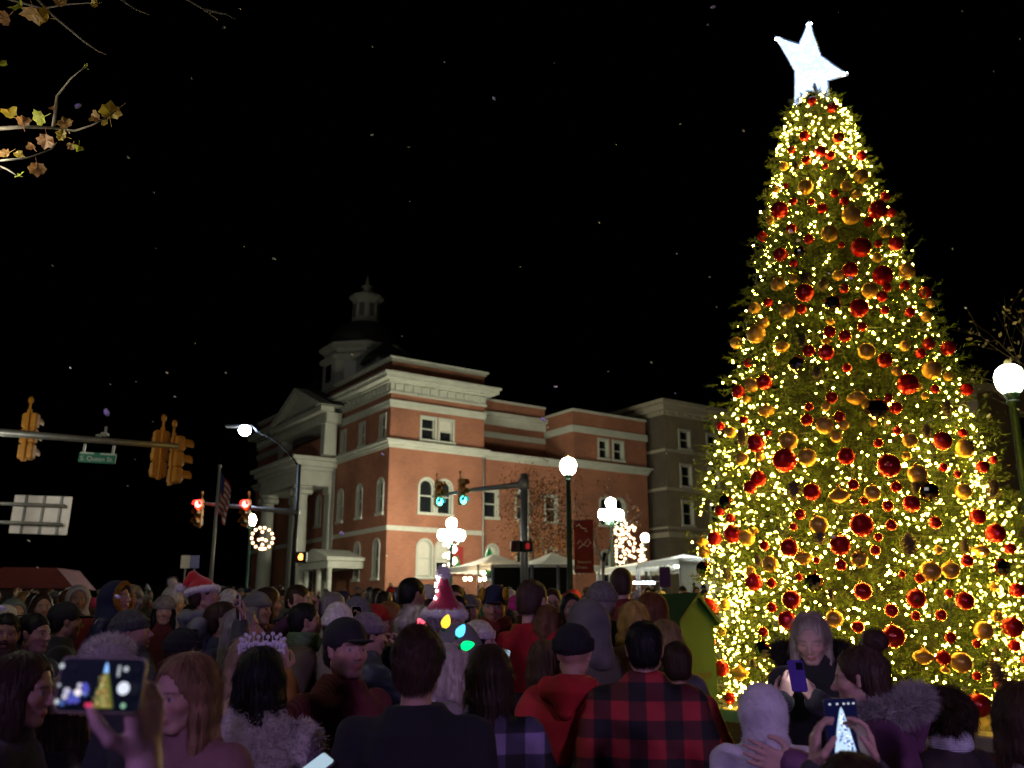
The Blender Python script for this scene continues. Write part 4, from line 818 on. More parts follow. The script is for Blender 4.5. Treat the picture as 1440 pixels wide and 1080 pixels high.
# green signal mast
Y=37.; c0=at(737,668,Y); zb=gz(Y); MG=empty('traffic_signal_mast',(c0.x,Y,zb),0,'grey mast with two green signals in front of the courthouse','traffic light'); off=Vector((c0.x,Y,zb))
mb=MB(); mb.tube([(0,0,0),(0,0,c0.z-zb+.05)],[.17,.15],14); mb.lathe([(.24,0),(.24,.3),(.18,.4)],14); mb.build('pole',m_steel,MG,True)
q0,q1=at(737,681,Y)-off,at(608,698,40)-off; mb=MB(); mb.tube([q0,(q0+q1)/2+Vector((0,0,.05)),q1],[.13,.09,.05],12); mb.bbox(q0-Vector((.2,.2,.25)),q0+Vector((.2,.2,.25)),.03); mb.build('mast_arm',m_steel,MG,True)
signal(MG,at(650,674,38.6)-off+Vector((0,-.1,0)),.75,lit=(2,(.08,.85,.8),10)); signal(MG,at(617,677,39.6)-off+Vector((0,-.1,0)),.75,lit=(2,(.08,.85,.8),10))
pedbox(MG,at(726,769,Y)-off+Vector((0,-.25,0)),-.6); pedbox(MG,at(741,769,Y)-off+Vector((0,-.25,0)),.3,((1,.05,.06),.22))
# --- flagpole with a hanging flag
Y=34.; f0=at(309,658,Y); FP=empty('flagpole',(f0.x,Y,gz(Y)),0,'pale flagpole rising left of the courthouse columns','flagpole'); h=f0.z-gz(Y)
mb=MB(); mb.tube([(0,0,0),(0,0,h)],[.09,.04],10); mb.build('pole',mat('pale pole',(.5,.5,.48),.4,.3,var=.1),FP,True); mb=MB(); mb.sphere((0,0,h+.06),.08,10); mb.build('ball',m_steel,FP,True)
nu,nv=14,26; vs=[];fs=[];ms=[]
for j in range(nv+1):
    for i in range(nu+1):
        u=i/nu;v=j/nv; wd=.42*(1-.25*v)+.05*math.sin(v*5); vs.append((.06+u*wd,.10*math.sin(u*11+v*2.5)*(.4+v),h-.15-v*1.45-u*.55))
for j in range(nv):
    for i in range(nu):
        a=j*(nu+1)+i; fs.append((a,a+1,a+nu+2,a+nu+1)); ms.append(2 if (i<6 and j<12) else (0 if j%4<2 else 1))
mb=MB(); mb.v=vs;mb.f=fs;mb.m=ms; fl=mb.build('flag',[mat('flag red',(.35,.02,.03),.8),mat('flag white',(.55,.55,.55),.8),mat('flag blue',(.02,.03,.14),.8)],None,True,FP.location); tag(fl,'striped flag hanging limp from the flagpole','flag')
# --- big sign panel seen from behind
Y=24.; s0=at(57,724,Y); SP=empty('sign_panel',(s0.x,Y,gz(Y)),0,'white sign panel seen from behind on two horizontal bars','sign'); off=Vector((s0.x,Y,gz(Y))); c=s0-off
T=Matrix.Translation(c)@Matrix.Rotation(R(2),4,'Y'); mb=MB(); mb.bbox((-.76,.0,-.5),(.76,.03,.5),.01,T=T); mb.build('panel',mat('white painted aluminium',(.80,.76,.80),.4,.0,var=.12,vs=3),SP)
for dx in (-.42,.05,.5): mb=MB(); mb.box((dx-.03,-.05,-.497),(dx+.03,-.003,.497),T=T); mb.build('stiffener',mat('grey rail',(.2,.2,.21),.5,.3),SP)
for dz in (.24,-.24): mb=MB(); mb.tube([T@Vector((-6.8,-.1,dz+.03)),T@Vector((.64,-.1,dz))],.05,10); mb.build('bar',m_steel,SP,True)
mb=MB(); mb.tube([(-6.8,-.1,0),(-6.8,-.1,c.z+.9)],.13,12); mb.build('pole',m_steel,SP,True)
# --- small road signs
for px,py,w,h_,cc,lb in ((261,790,.26,.36,(.55,.55,.5),'small white road sign on a post beside the blue sign'),(274,790,.26,.36,(.10,.09,.42),'small blue road sign on a post beside the white sign')):
    p=at(px,py,26); o=empty('road_sign',(p.x,26,gz(26)),0,lb,'sign'); hh=p.z-gz(26); mb=MB(); mb.bbox((-w/2,-.02,hh-h_/2),(w/2,0,hh+h_/2),.012); mb.build('panel',mat('sign panel',cc,.4,var=.1),o); mb=MB(); mb.tube([(0,.025,0),(0,.025,hh+h_/2)],.025,8); mb.build('post',m_steel,o)
# --- banner on the lamp post
p=at(821,768,25); BN=MB(); vs=[];fs=[]; w_,h_=.52,1.42
for j in range(13):
    for i in range(7): u=i/6-.5;v=.5-j/12; vs.append((u*w_,.03*math.sin(v*7+u*3),v*h_))
for j in range(12):
    for i in range(6): a=j*7+i; fs.append((a+7,a+8,a+1,a))
BN.v=vs;BN.f=fs;BN.m=[0]*len(fs); bn=BN.build('banner',mat('red banner cloth',(.16,.008,.014),.8,var=.1),None,True,p); tag(bn,'dark red banner with white script hanging from the lamp post','banner')
m_wt=mat('banner print',(.5,.42,.42),.8,var=.1)
mb=MB(); 
for pts in ([(-.2,.52),(-.12,.58),(-.05,.48),(.05,.46),(.1,.38),(.02,.40)],[(-.18,.05),(-.1,.16),(-.02,.02),(.06,.12),(.12,.2),(.2,.06)],[(-.14,-.06),(-.02,.05),(.1,-.02),(.16,.1)]): mb.tube([(a,-.035+.03*math.sin(b*7+a*6),b) for a,b in pts],.012,5)
mb.build('script',m_wt,bn)
for body,z in (('Season\'s',-.42),('Greetings',-.56)): text(body,.11,m_wt,bn,(0,-.04+.03*math.sin(z*7),z),(PI/2,0,0))
mb=MB(); mb.tube([(-.45,.0,h_/2-.02),(.28,0,h_/2-.02)],.015,6); mb.tube([(-.45,.0,-h_/2+.02),(.28,0,-h_/2+.02)],.015,6); mb.build('banner_rod',m_black,bn)
# --- canopies
m_cv=mat('white canopy fabric',(.82,.82,.74),.8,var=.1,vs=1.5,leaf=.4)
def tent(px,ptop,peave,Y,w,label,m=m_cv,rz=.5,group='white peaked canopies in front of the courthouse',wall=None):
    t=at(px,ptop,Y); e=at(px,peave,Y); o=empty('canopy_tent',(t.x,Y,gz(Y)),rz,label,'tent',group); ze,zt_=e.z-gz(Y),t.z-gz(Y); N=8; vs=[];fs=[]
    for k_ in range(4):
        b=len(vs)
        for j in range(N+1):
            s=j/N; hw=w/2*s; z=ze+(zt_-ze)*(1-s)**1.35
            for i in range(N+1): q=Vector(((i/N*2-1)*hw,-hw,z)); q.rotate(Euler((0,0,k_*PI/2))); vs.append(q)
        for j in range(N):
            for i in range(N): a=b+j*(N+1)+i; fs.append((a+N+1,a+N+2,a+1,a))
    mb=MB(); mb.add(vs,fs); mb.build('canopy',m,o,True)
    mb=MB()
    for k_ in range(4):
        vs=[]; 
        for i in range(17): x=(i/16*2-1)*w/2; vs+= [Vector((x,-w/2-.004,ze+.0)),Vector((x,-w/2-.004,ze-.22-.05*abs(math.sin(i*PI/2)))) ]
        for v in vs: v.rotate(Euler((0,0,k_*PI/2)))
        mb.add(vs,[(2*i,2*i+1,2*i+3,2*i+2) for i in range(16)])
    mb.build('valance',m,o)
    for sx in (-1,1):
        for sy in (-1,1): mb=MB(); mb.box((sx*w/2*.97-.03,sy*w/2*.97-.03,0),(sx*w/2*.97+.03,sy*w/2*.97+.03,ze)); mb.build('leg',m_steel,o)
    if wall:
        mb=MB(); mb.box((-w/2*.95,-w/2*.93,.0),(w/2*.95,-w/2*.92,ze-.1)); wl=mb.build('side_wall',wall,o); g=random.Random(4); mb=MB()
        for i in range(9): x,z,a=g.uniform(-.9,.9)*w/2*.9,g.uniform(.9,ze-.3),g.uniform(.06,.13); mb.prism([(x+a*math.cos(t),z+a*1.2*math.sin(t)) for t in np.linspace(0,2*PI,11)[:-1]],lambda p_,q_,k:(p_,-w/2*.93-.006+.005*k,q_))
        mb.build('printed_spots',m_black,wl); mb=MB(); mb.tube([(-w*.3,-w*.15,ze-.25),(w*.3,-w*.15,ze-.25)],.05,8); mb.build('tube_light',glow('added wall backlight',(.85,.95,1.),45),o,True)  # unseen tube added behind the side wall to make it glow
    return o
t1=tent(694,779,798,44,3.3,'white peaked canopy with warm bulbs strung at its left edge')
tent(776,777,797,43,3.2,'white peaked canopy behind the black booth and beside the signal mast')
tent(905,789,799,46,3.4,'pale canopy under the lighted figure with a bright counter')
tent(962,779,790,42,3.0,'white canopy with black spots on its side wall next to the tree',wall=mat('white wall fabric',(.75,.77,.72),.8,var=.06,leaf=.55))
c=at(683,812,43.); SB=empty('string_lights',(c.x,43,gz(43)),0,'warm bulbs strung at the left edge of the canopy','light string'); pts=[at(a,b,42.4)-SB.location for a,b in ((654,814),(661,814),(674,815),(680,806),(681,814))]
mb=MB(); mb.tube(pts,.012,5); mb.build('wire',m_black,SB); bulbs(SB,pts,.085,glow('string bulb',(1,.72,.42),45))
p=at(905,818,44.4); CT=MB(); CT.bbox((-1.,-.25,0),(1.,.25,1.0),.03); ct=CT.build('vendor_counter',mat('white counter',(.6,.62,.66),.4,var=.1),None,False,(p.x,44.4,gz(44.4))); tag(ct,'white vendor counter lit under the pale canopy','counter')
mb=MB(); mb.tube([(-.5,-.1,1.9),(.5,-.1,1.9)],.05,10); mb.build('tube_light',glow('cool tube',(.75,.9,1),40),ct,True); mb=MB(); mb.tube([(-.8,-.05,1.0),(-.8,-.05,1.97),(.8,-.05,1.97),(.8,-.05,1.0)],.02,6); mb.build('light_frame',m_steel,ct)
p=at(935,812,40); PB=MB(); PB.bbox((-.24,-.02,-.4),(.24,.02,.45),.01); pb=PB.build('banner',mat('purple banner cloth',(.11,.03,.18),.8,var=.1),None,False,p); tag(pb,'plain purple vertical banner between the two pale canopies','banner'); mb=MB(); mb.tube([(0,.04,-(p.z-gz(40))),(0,.04,.5)],.025,8); mb.build('banner_stand',m_black,pb)
c=at(748,806,39.5); BK=empty('black_booth',(c.x,39.5,gz(39.5)),0,'black curtained booth on grey posts below the white canopies','booth'); zt_=c.z-gz(39.5)
mb=MB(); mb.box((-1.62,0,0),(1.62,.06,zt_+.25)); mb.box((-1.62,.06,0),(-1.56,2,zt_+.25)); mb.box((1.56,.06,0),(1.62,2,zt_+.25)); mb.build('curtain',mat('black curtain',(.006,.006,.008),.95,var=.2),BK)
for x in (-1.66,-.0,1.1): mb=MB(); mb.tube([(x,-.1,0),(x,-.1,zt_+.35)],.07,10); mb.build('post',m_steel,BK,True)
mb=MB(); mb.box((-1.7,-.06,zt_+.26),(1.7,.0,zt_+.36)); mb.build('rail',m_steel,BK)
# green umbrella, red sign with a green tree, parked car, red kiosk, green hut
p=at(688,792,46); GU=empty('parasol',(p.x,46,gz(46)),0,'folded green parasol glowing by the courthouse wall','parasol'); hh=p.z-gz(46); mb=MB(); mb.lathe([(.02,.75),(.12,.6),(.3,.1),(.42,-.5),(.36,-.55),(.05,-.5)],12,(0,0,hh)); mb.build('canopy',mat('green fabric',(.01,.32,.09),.7,var=.4,vs=6),GU); mb=MB(); mb.tube([(0,0,0),(0,0,hh+.8)],.03,8); mb.build('pole',m_steel,GU)
q=CH.matrix_world@Vector((4.75,-.25,5.6)); RS=MB(); RS.bbox((-.42,-.03,-.85),(.42,.03,.85),.01); rs=RS.build('banner',mat('red sign cloth',(.30,.02,.02),.8,var=.1),None,False,q); rs.rotation_euler=(0,0,CA); tag(rs,'red banner with a green tree on the courthouse wall by the cluster lamp','banner')
mb=MB(); mb.prism([(-.3,-.6),(.3,-.6),(.1,-.1),(.18,-.1),(0,.35),(-.18,-.1),(-.1,-.1)],lambda a,b,k:(a,-.045+.012*k,b)); mb.build('tree_print',mat('green print',(.03,.3,.10),.8,var=0),rs)
p=at(598,812,46); CR=empty('parked_car',(p.x,46,gz(46)),.15,'dark parked car below the cluster lamp behind the crowd','car')
prof=[(-2.2,.35),(2.2,.35),(2.25,.8),(2.1,1.0),(1.2,1.1),(.6,1.62),(-1.6,1.68),(-2.1,1.1),(-2.25,.8)]
mb=MB(); mb.prism(prof,lambda a,b,k:(a,(-.85+.0*b) if k==0 else .85,b)); mb.build('body',mat('dark green car paint',(.008,.02,.014),.25,coat=.6,var=.05),CR)
mb=MB(); mb.prism([(1.05,1.12),(.52,1.56),(-1.5,1.6),(-1.85,1.14)],lambda a,b,k:(a,-.856+.004*k,b)); mb.build('window',m_glass,CR)
for x in (-1.4,1.4):
    for y in (-.8,.8): mb=MB(); mb.tube([(x,y-.1,.33),(x,y+.1,.33)],.33,18); wl=mb.build('wheel',mat('tyre rubber',(.02,.02,.02),.8),CR); mb=MB(); mb.tube([(x,y-.11,.33),(x,y+.11,.33)],.2,14); mb.build('rim',m_steel,wl)
mb=MB(); mb.bbox((-1.9,-.87,.85),(-1.55,-.851,1.),.005); mb.build('marker_light',glow('green marker',(.4,1,.7),6),CR)
c=at(52,815,30); RK=empty('kiosk',(c.x,30,gz(30)),.06,'low kiosk with a dull red sloping roof behind the left crowd','kiosk'); hh=c.z-gz(30)
mb=MB(); mb.prism([(-1.6,hh-.3),(1.55,hh-.3),(.95,hh+.32),(-.7,hh+.34)],lambda a,b,k:(a,-.9+1.8*k,b)); mb.build('roof',mat('dull red roof',(.20,.035,.035),.7,var=.2,vs=3,bump=.3,bs=30),RK)
mb=MB(); mb.box((-1.3,-.7,0),(1.3,.7,hh-.303)); mb.build('wall',mat('dark boards',(.05,.03,.025),.85),RK); mb=MB(); mb.box((-.7,-.73,.9),(.7,-.703,hh-.5)); mb.build('hatch',m_black,RK)
Y=10.3; q=at(956,873,Y); GH=empty('green_hut',(q.x,Y,gz(Y)),R(32),'bright green wooden letter hut with a gabled roof beside the christmas tree','hut')
mg_=mat('bright green paint',(.007,.13,.022),.55,var=.1,vs=4,bump=.1,bs=40); mg2=mat('shaded side and slot green',(.03,.08,.012),.6,var=.15)
zt_=q.z-gz(Y); mb=MB(); mb.prism([(0,0),(.5,0),(.5,zt_),(.25,zt_+.25),(0,zt_)],lambda a,b,k:(a,.9*k,b)); mb.build('wall',mg_,GH)
mb=MB()
for p0,p1 in (((-.05,zt_-.047),(.25,zt_+.253)),((.25,zt_+.253),(.55,zt_-.047))): mb.prism([p0,p1,(p1[0],p1[1]+.05),(p0[0],p0[1]+.05)],lambda a,b,k:(a,-.05+1.0*k,b))
mb.build('roof',mat('green roof board',(.02,.09,.018),.6,var=.15),GH); mb=MB(); mb.box((-.04,-.02,0),(-.002,.92,zt_-.1)); mb.build('shaded_side_panel',mg2,GH)  # dark panel over the left side, its shade put into the colour
mb=MB(); mb.box((.10,-.03,.9),(.40,-.003,.97)); mb.build('letter_slot',mg2,GH)
# --- trees
def branch_tree(name,root,base,h,spread,seed,m,depth=5,lean=0,r0=.1,first=.35,twist=1.):
    g=random.Random(seed); mb=MB(); tips=[]
    def rec(p,d,l,r,n):
        pts=[p];rs=[r]; q=p; dd=d
        for i in range(4): dd=unit(dd+Vector((g.uniform(-1,1),g.uniform(-1,1),g.uniform(-.4,.7)))*.16*twist); q=q+dd*l/4; pts.append(q); rs.append(r*(1-.42*(i+1)/4))
        mb.tube(pts,rs,6 if n>1 else 4,cap=False)
        if n<=2: tips.extend(pts[1:])
        if n==0: return
        for k_ in range(3 if n>1 else 4):
            a=g.uniform(0,2*PI); x,y=frame(dd); o=unit(dd*1.0+(x*math.cos(a)+y*math.sin(a))*g.uniform(.5,.95)*spread); rec(pts[g.choice((2,3,4))] if k_ else q,o,l*g.uniform(.62,.8),rs[-1]*.8,n-1)
    rec(Vector(base),unit((lean,0,1)),h*first,r0,depth); mb.build(name,m,root,True); return tips
def leafmesh(root,tips,per,size,m,seed,name='foliage',jit=.3):
    g=np.random.default_rng(seed); T=np.array([tuple(t) for t in tips]); k_=g.choice(len(T),per*len(T)//max(len(T),1)*1 if False else per); c=T[k_]+g.normal(size=(per,3))*jit
    a=g.normal(size=(per,3));a/=np.linalg.norm(a,axis=1)[:,None]; b=np.cross(a,g.normal(size=(per,3)));b/=np.linalg.norm(b,axis=1)[:,None]; s=(size*g.uniform(.6,1.3,per))[:,None]
    V=np.stack([c-a*s,c+b*s*.55+a*s*.1,c+a*s,c-b*s*.55+a*s*.1],1).reshape(-1,3); return npmesh(name,V,np.arange(per*4).reshape(-1,4),m,root)
m_bark=mat('grey bark',(.07,.055,.04),.9,var=.3,vs=8,bump=.5,bs=40)
m_aut=mat('autumn leaves',(.10,.038,.006),.9,island=.7,spec=.1)
p=at(745,800,46); AT=empty('autumn_tree',(p.x,46,gz(46)),0,'thin autumn tree with orange brown leaves behind the signal mast','tree'); tp=branch_tree('trunk',AT,(0,0,0),8,1.,5,m_bark,4,.0,.14,.36); leafmesh(AT,tp,5200,.062,m_aut,2,'crown',.55)
p=at(850,800,45); BT=empty('bare_tree',(p.x,45,gz(45)),0,'bare street tree in front of the rear courthouse block','tree'); tp=branch_tree('trunk',BT,(0,0,0),8.,.8,11,m_bark,5,.02,.10,.36); leafmesh(BT,tp,150,.08,m_aut,3,'crown',.2)
p=at(1478,800,17); ST=empty('sapling',(p.x,17,gz(17)),0,'half bare tree with dry yellow leaves behind the large globe lamp','tree'); tp=branch_tree('trunk',ST,(0,0,0),8.2,1.05,21,mat('yellowish bark',(.16,.13,.06),.8,var=.3,vs=8),5,-.06,.10,.33); leafmesh(ST,tp,900,.055,mat('dry yellow leaves',(.26,.22,.09),.7,island=.4),4,'crown',.10)
# maple branches reaching in at the upper left
MT=empty('maple_tree',(-4.6,5.2,gz(5.2)),0,'maple with lobed yellow and brown leaves reaching in above the crowd','tree'); off=Vector((-4.6,5.2,gz(5.2))); m_tw=mat('maple twig',(.10,.08,.06),.7,var=.2)
mb=MB(); mb.tube([(0,0,-.1),(.05,.05,2),(.0,.1,4.4),(.1,.0,6.4),(.0,.1,8.5)],[.17,.14,.11,.08,.03],10); tr_=mb.build('trunk',m_bark,MT,True)
BR=[([(-330,300),(-160,230),(-60,185),(35,178),(75,180),(105,184),(130,176),(155,162),(176,145)],5.0,(0,0,4.2)),([(-200,260),(-60,225),(0,226),(40,222),(72,210),(80,200)],4.9,None),([(-60,210),(10,238),(22,246)],4.85,None),([(75,180),(80,135),(100,110),(122,92)],5.05,None),([(-300,-120),(40,-15),(75,22),(118,58),(138,72),(150,77)],5.4,(0,0,6.2)),([(-200,-60),(60,12),(95,6),(130,4)],5.2,None),([(-100,-160),(150,-30),(172,0),(188,12),(210,21)],5.6,(0,.1,6.9)),([(0,-200),(230,-40),(264,0),(288,14),(306,28)],5.9,(0,.1,7.4)),([(288,14),(318,20),(330,27)],5.9,None)]
for pts,Y,st in BR:
    P_=[at(a,b,Y+.12*math.sin(i*1.7))-off for i,(a,b) in enumerate(pts)]
    if st: P_=[Vector(st)]+P_
    mb=MB(); n=len(P_); mb.tube(P_,[.028*(1-i/(n-1))**1.5*(.75 if st else .3)+.003 for i in range(n)],6); mb.build('branch',m_tw,MT,True)
LF=[(14,160,22,.6),(32,172,20,.2),(57,165,24,1.9),(92,175,22,.4),(88,190,18,1.2),(65,196,26,2.8),(110,207,16,3.),(135,165,18,1.),(155,158,30,.1),(52,236,24,3.3),(28,247,16,.9),(8,216,22,2.),(27,218,14,1.),(45,206,14,.5),(28,8,26,.7),(48,18,34,2.9),(62,24,30,1.4),(8,25,24,2.),(4,90,14,1),(85,4,22,.3),(134,5,14,1.8),(75,152,11,.2),(121,94,10,.7),(100,205,12,2.4),(148,172,13,2.2)]
MP=[(0,-.50),(.22,-.42),(.62,-.40),(.66,-.12),(.96,.12),(.74,.36),(.66,.62),(.36,.62),(0,1.),(-.36,.62),(-.66,.62),(-.74,.36),(-.96,.12),(-.66,-.12),(-.62,-.40),(-.22,-.42)]
g=random.Random(3); cols=[(.26,.18,.02),(.17,.08,.03),(.24,.25,.03),(.22,.12,.04)]
for i,(a,b,sz,rt) in enumerate(LF):
    p=at(a,b,4.95+g.uniform(-.1,.15))-off; r_=sz*.62*5/1290; E=Euler((PI/2+g.uniform(-.5,.9),g.uniform(-.5,.5),rt)); E2=Matrix.Rotation(g.uniform(-.6,.6),3,'Z')
    vs=[Vector((0,0,0))]+[Vector((x*r_,y*r_,(.45*abs(x)**1.5+.28*math.sin(y*3+i)+.08*math.sin(x*9+i*2))*r_)) for x,y in MP]; mb=MB(); M3=Matrix.Rotation(g.uniform(-.7,.7),3,'Z')@Matrix.Rotation(PI/2+g.uniform(-.6,.8),3,'X')@Matrix.Rotation(rt,3,'Z')
    mb.add([M3@v+p for v in vs],[(0,j+1,(j+1)%16+1) for j in range(16)]); mb.tube([M3@Vector((0,-.5*r_,0))+p,M3@Vector((.15*r_,-1.2*r_,.1*r_))+p],.0025,4); mb.build('leaf',mat('maple leaf',cols[i%4],.55,var=.35,vs=30,bump=.3,bs=60,leaf=.45),MT)
# ------------------------------------------------------------------ planter and christmas tree
TY=12.; rows=[(140,24),(165,42),(200,56),(300,88),(400,116),(500,150),(600,183),(700,207),(800,228),(900,240),(985,238)]
tz=[];tr=[];AX=0
for y,hw in rows:
    p=at(1150+64*(y-140)/845,y,TY); tz.append(p.z); tr.append(hw*(TY*math.cos(PITCH)+(p.z-CAMH)*math.sin(PITCH))/F); AX+=p.x/len(rows)
tz,tr=np.array(tz[::-1]),np.array(tr[::-1]); TR=lambda z:np.interp(z,tz,tr); Z0,Z1=tz[0],tz[-1]; TG=gz(TY)
g=np.random.default_rng(11)
TREE=empty('christmas_tree',(AX,TY,TG),0,'tall green christmas tree covered in warm lights and baubles in a brick planter','christmas tree')
def lump(z,t): return 1.03-.24*np.clip(.5+.5*np.sin(z*7.5+2*np.sin(t*5+z))*np.sin(t*13+z*3+1.3*np.sin(z*5))+.25*np.sin(z*19+t*21),0,1)*np.clip((Z1-z)/1.5,.25,1)
def surf(n,lo=.8,hi=1.,back=.5,wz=None):
    out=[]
    while len(out)<n:
        z=g.uniform(Z0,Z1)
        if g.uniform()>TR(z)/tr.max(): continue
        t=g.uniform(0,2*PI)
        if wz is not None and g.uniform()>wz(z)*(.36+.64*(.5+.5*math.sin(z*3.1+2.2*math.sin(t*4+z*1.3))*math.sin(t*7+z*1.7+1))**1.3): continue
        if math.sin(t)>.25 and g.uniform()>back: continue
        out.append((z,t,g.uniform(lo,hi)))
    a=np.array(out); r=TR(a[:,0])*a[:,2]*lump(a[:,0],a[:,1]); return np.stack([AX+r*np.cos(a[:,1]),TY+r*np.sin(a[:,1]),a[:,0]],1),a
def sprays(n,lo,hi,L,K,nl,nw):
    p,a=surf(n,lo,hi,.45); rad=np.stack([np.cos(a[:,1]),np.sin(a[:,1]),np.zeros(n)],1)
    d=rad*1.+np.array([0,0,.25])+g.normal(size=(n,3))*.45; d/=np.linalg.norm(d,axis=1)[:,None]; l=(L*g.uniform(.6,1.3,n))[:,None]
    p0=p-d*l*.6
    u=g.uniform(.1,1,(n,K,1)); b=p0[:,None]+d[:,None]*l[:,None]*u; q=g.normal(size=(n,K,3)); q-=d[:,None]*(q*d[:,None]).sum(-1,keepdims=True); q/=np.linalg.norm(q,axis=-1,keepdims=True)
    nd_=d[:,None]*.75+q*.75; nd_/=np.linalg.norm(nd_,axis=-1,keepdims=True); sd=np.cross(nd_,g.normal(size=(n,K,3))); sd/=np.linalg.norm(sd,axis=-1,keepdims=True)
    ln=nl*g.uniform(.7,1.25,(n,K,1)); V=np.stack([b-sd*nw/2,b+sd*nw/2,b+nd_*ln],2).reshape(-1,3); return V-np.array([AX,TY,TG]),np.arange(n*K*3).reshape(-1,3)
A1=sprays(10500,.60,1.02,.20,22,.075,.011); A2=sprays(900,1.0,1.08,.26,26,.08,.011)
m_ndl=mat('green needles',(.036,.066,.010),.65,island=.8,spec=.3)
npmesh('crown',*join(A1,A2),m_ndl,TREE)
mb=MB(); mb.lathe([(TR(z)*.45,z-TG) for z in np.linspace(Z0+.03,Z1,14)]+[(.02,Z1-TG+.05)],28); mb.build('inner_dark_core',mat('inner crown shade',(.006,.012,.003),.9,var=.5,vs=9),TREE,True)  # dark core cone; shade between the sprays is put into its colour
mb=MB(); mb.tube([(0,0,.45),(0,0,Z0-TG+.2)],[.14,.12],12); mb.build('trunk',m_bark,TREE,True)
# star
SC=at(1141,97,TY); ST_=empty('tree_star',SC,0,'glowing white five pointed star tilted on top of the christmas tree','star')
PP=Matrix.Rotation(PITCH,3,'X')@Matrix(((1,0,0),(0,0,-1),(0,1,0))); UU=np.array([[-.41013,.91203],[.91203,.41013]]); VT=np.array([[-.5343,.84529],[.84529,.5343]]); ct=44.509/69.181; sn=math.sqrt(1-ct*ct)
D0=TY*math.cos(PITCH)+(SC.z-CAMH)*math.sin(PITCH); kf=D0/F; AI=np.linalg.inv(np.array([[49.473,-2.294],[-18.281,63.087]]))
tips_=[]
for t in ((-3,68),(-51,46),(-23,-54),(26,-46),(51,-8)):
    w=VT@(AI@(np.array(t)-np.array((-.2,1.2))))*69.181*kf; zz=w[1]*sn; tips_.append(Vector((0,0,CAMH))+ray(1141+t[0],97-t[1])*((D0-zz)/F)-SC)
cn=sum(tips_,Vector())/5; nrm_=unit((tips_[1]-cn).cross(tips_[4]-cn)); nrm_=nrm_ if nrm_.y<0 else -nrm_
pts=[]
for k_ in range(5): pts+= [tips_[k_],cn+((tips_[k_]+tips_[(k_+1)%5])/2-cn)*.60]
mb=MB(); vs=pts+[cn+nrm_*.2,cn-nrm_*.2]
mb.add(vs,[(i,(i+1)%10,10) for i in range(10)]+[((i+1)%10,i,11) for i in range(10)]);
m=glow('star panel',(.42,.60,1.),3.2); nt=m.node_tree; n_=nd(nt,'ShaderNodeTexVoronoi'); n_.inputs['Scale'].default_value=16; tc=nd(nt,'ShaderNodeTexCoord'); nt.links.new(tc.outputs['Object'],n_.inputs['Vector']); mr=nd(nt,'ShaderNodeMapRange'); mr.inputs[2].default_value=.5; mr.inputs[3].default_value=5.5; mr.inputs[4].default_value=2.0; nt.links.new(n_.outputs['Distance'],mr.inputs[0]); nt.links.new(mr.outputs[0],nt.nodes['Principled BSDF'].inputs['Emission Strength'])
mb.build('panel',m,ST_)
mb=MB(); ed=[cn+(p-cn)*1.015 for p in pts]
for i in range(10): mb.tube([ed[i],ed[(i+1)%10]],.012,6)
mb.build('rim',mat('white star rim',(.7,.75,.85),.3,.3,var=0),ST_,True)
bulbs(ST_,[cn+(pts[i]-cn)*.93+nrm_*(s*.03) for i in range(0,10,2) for s in (-1,1)],.022,glow('star bulb',(.7,.82,1),14))
mb=MB(); mb.tube([Vector((0,0,0)),Vector((at(1150,140,TY)-SC))],.03,8); mb.build('mount',m_steel,ST_)
# light string
wz=lambda z:np.interp(z,[Z0,Z0+1.6,Z0+2.8,Z0+4.4,Z0+6.2,Z0+7.2,Z1],[.72,.8,.52,.26,.34,.8,.85])
BP,ba=surf(3700,.86,1.0,.55,wz); LS=empty('string_of_lights',(AX,TY,TG),0,'warm white light string wound all over the christmas tree','light string')
m_bulb=glow('tree bulb',(1.,.61,.07),150); ico=[(0,0,1),*[(.894*math.cos(a),.894*math.sin(a),.447) for a in np.arange(5)*2*PI/5],*[(.894*math.cos(a+PI/5),.894*math.sin(a+PI/5),-.447) for a in np.arange(5)*2*PI/5],(0,0,-1)]
icf=[(0,1+i,1+(i+1)%5) for i in range(5)]+[(1+i,6+i,1+(i+1)%5) for i in range(5)]+[(6+i,6+(i+1)%5,1+(i+1)%5) for i in range(5)]+[(11,6+(i+1)%5,6+i) for i in range(5)]
icv=np.array(ico)*.0118; icf=np.array(icf); loc=BP-np.array([AX,TY,TG])
order=np.argsort(np.linalg.norm(BP-np.array([0,0,CAMH]),axis=1)); near_=order[:100]; rest=order[100:]
me=None
for i in near_:
    if me is None: o=npmesh('bulb',icv,icf,m_bulb,LS,True); me=o.data; o.location=loc[i]
    else: link('bulb',me,LS,loc[i])
V=(loc[rest][:,None]+icv[None]*g.uniform(.6,1.2,(len(rest),1,1))).reshape(-1,3); Fa=(np.arange(len(rest))[:,None,None]*12+icf[None]).reshape(-1,3); o=npmesh('bulb',V,Fa,m_bulb,LS,True); tag(o,kind='stuff')
mb=MB(); T_=np.linspace(0,1,900); zz_=Z0+(Z1-Z0)*T_; mb.tube([((TR(z)*.9)*math.cos(t*2*PI*26),(TR(z)*.9)*math.sin(t*2*PI*26),z-TG) for z,t in zip(zz_,T_)],.006,3); mb.build('cord',mat('green cord',(.01,.03,.01),.6,var=0),LS)
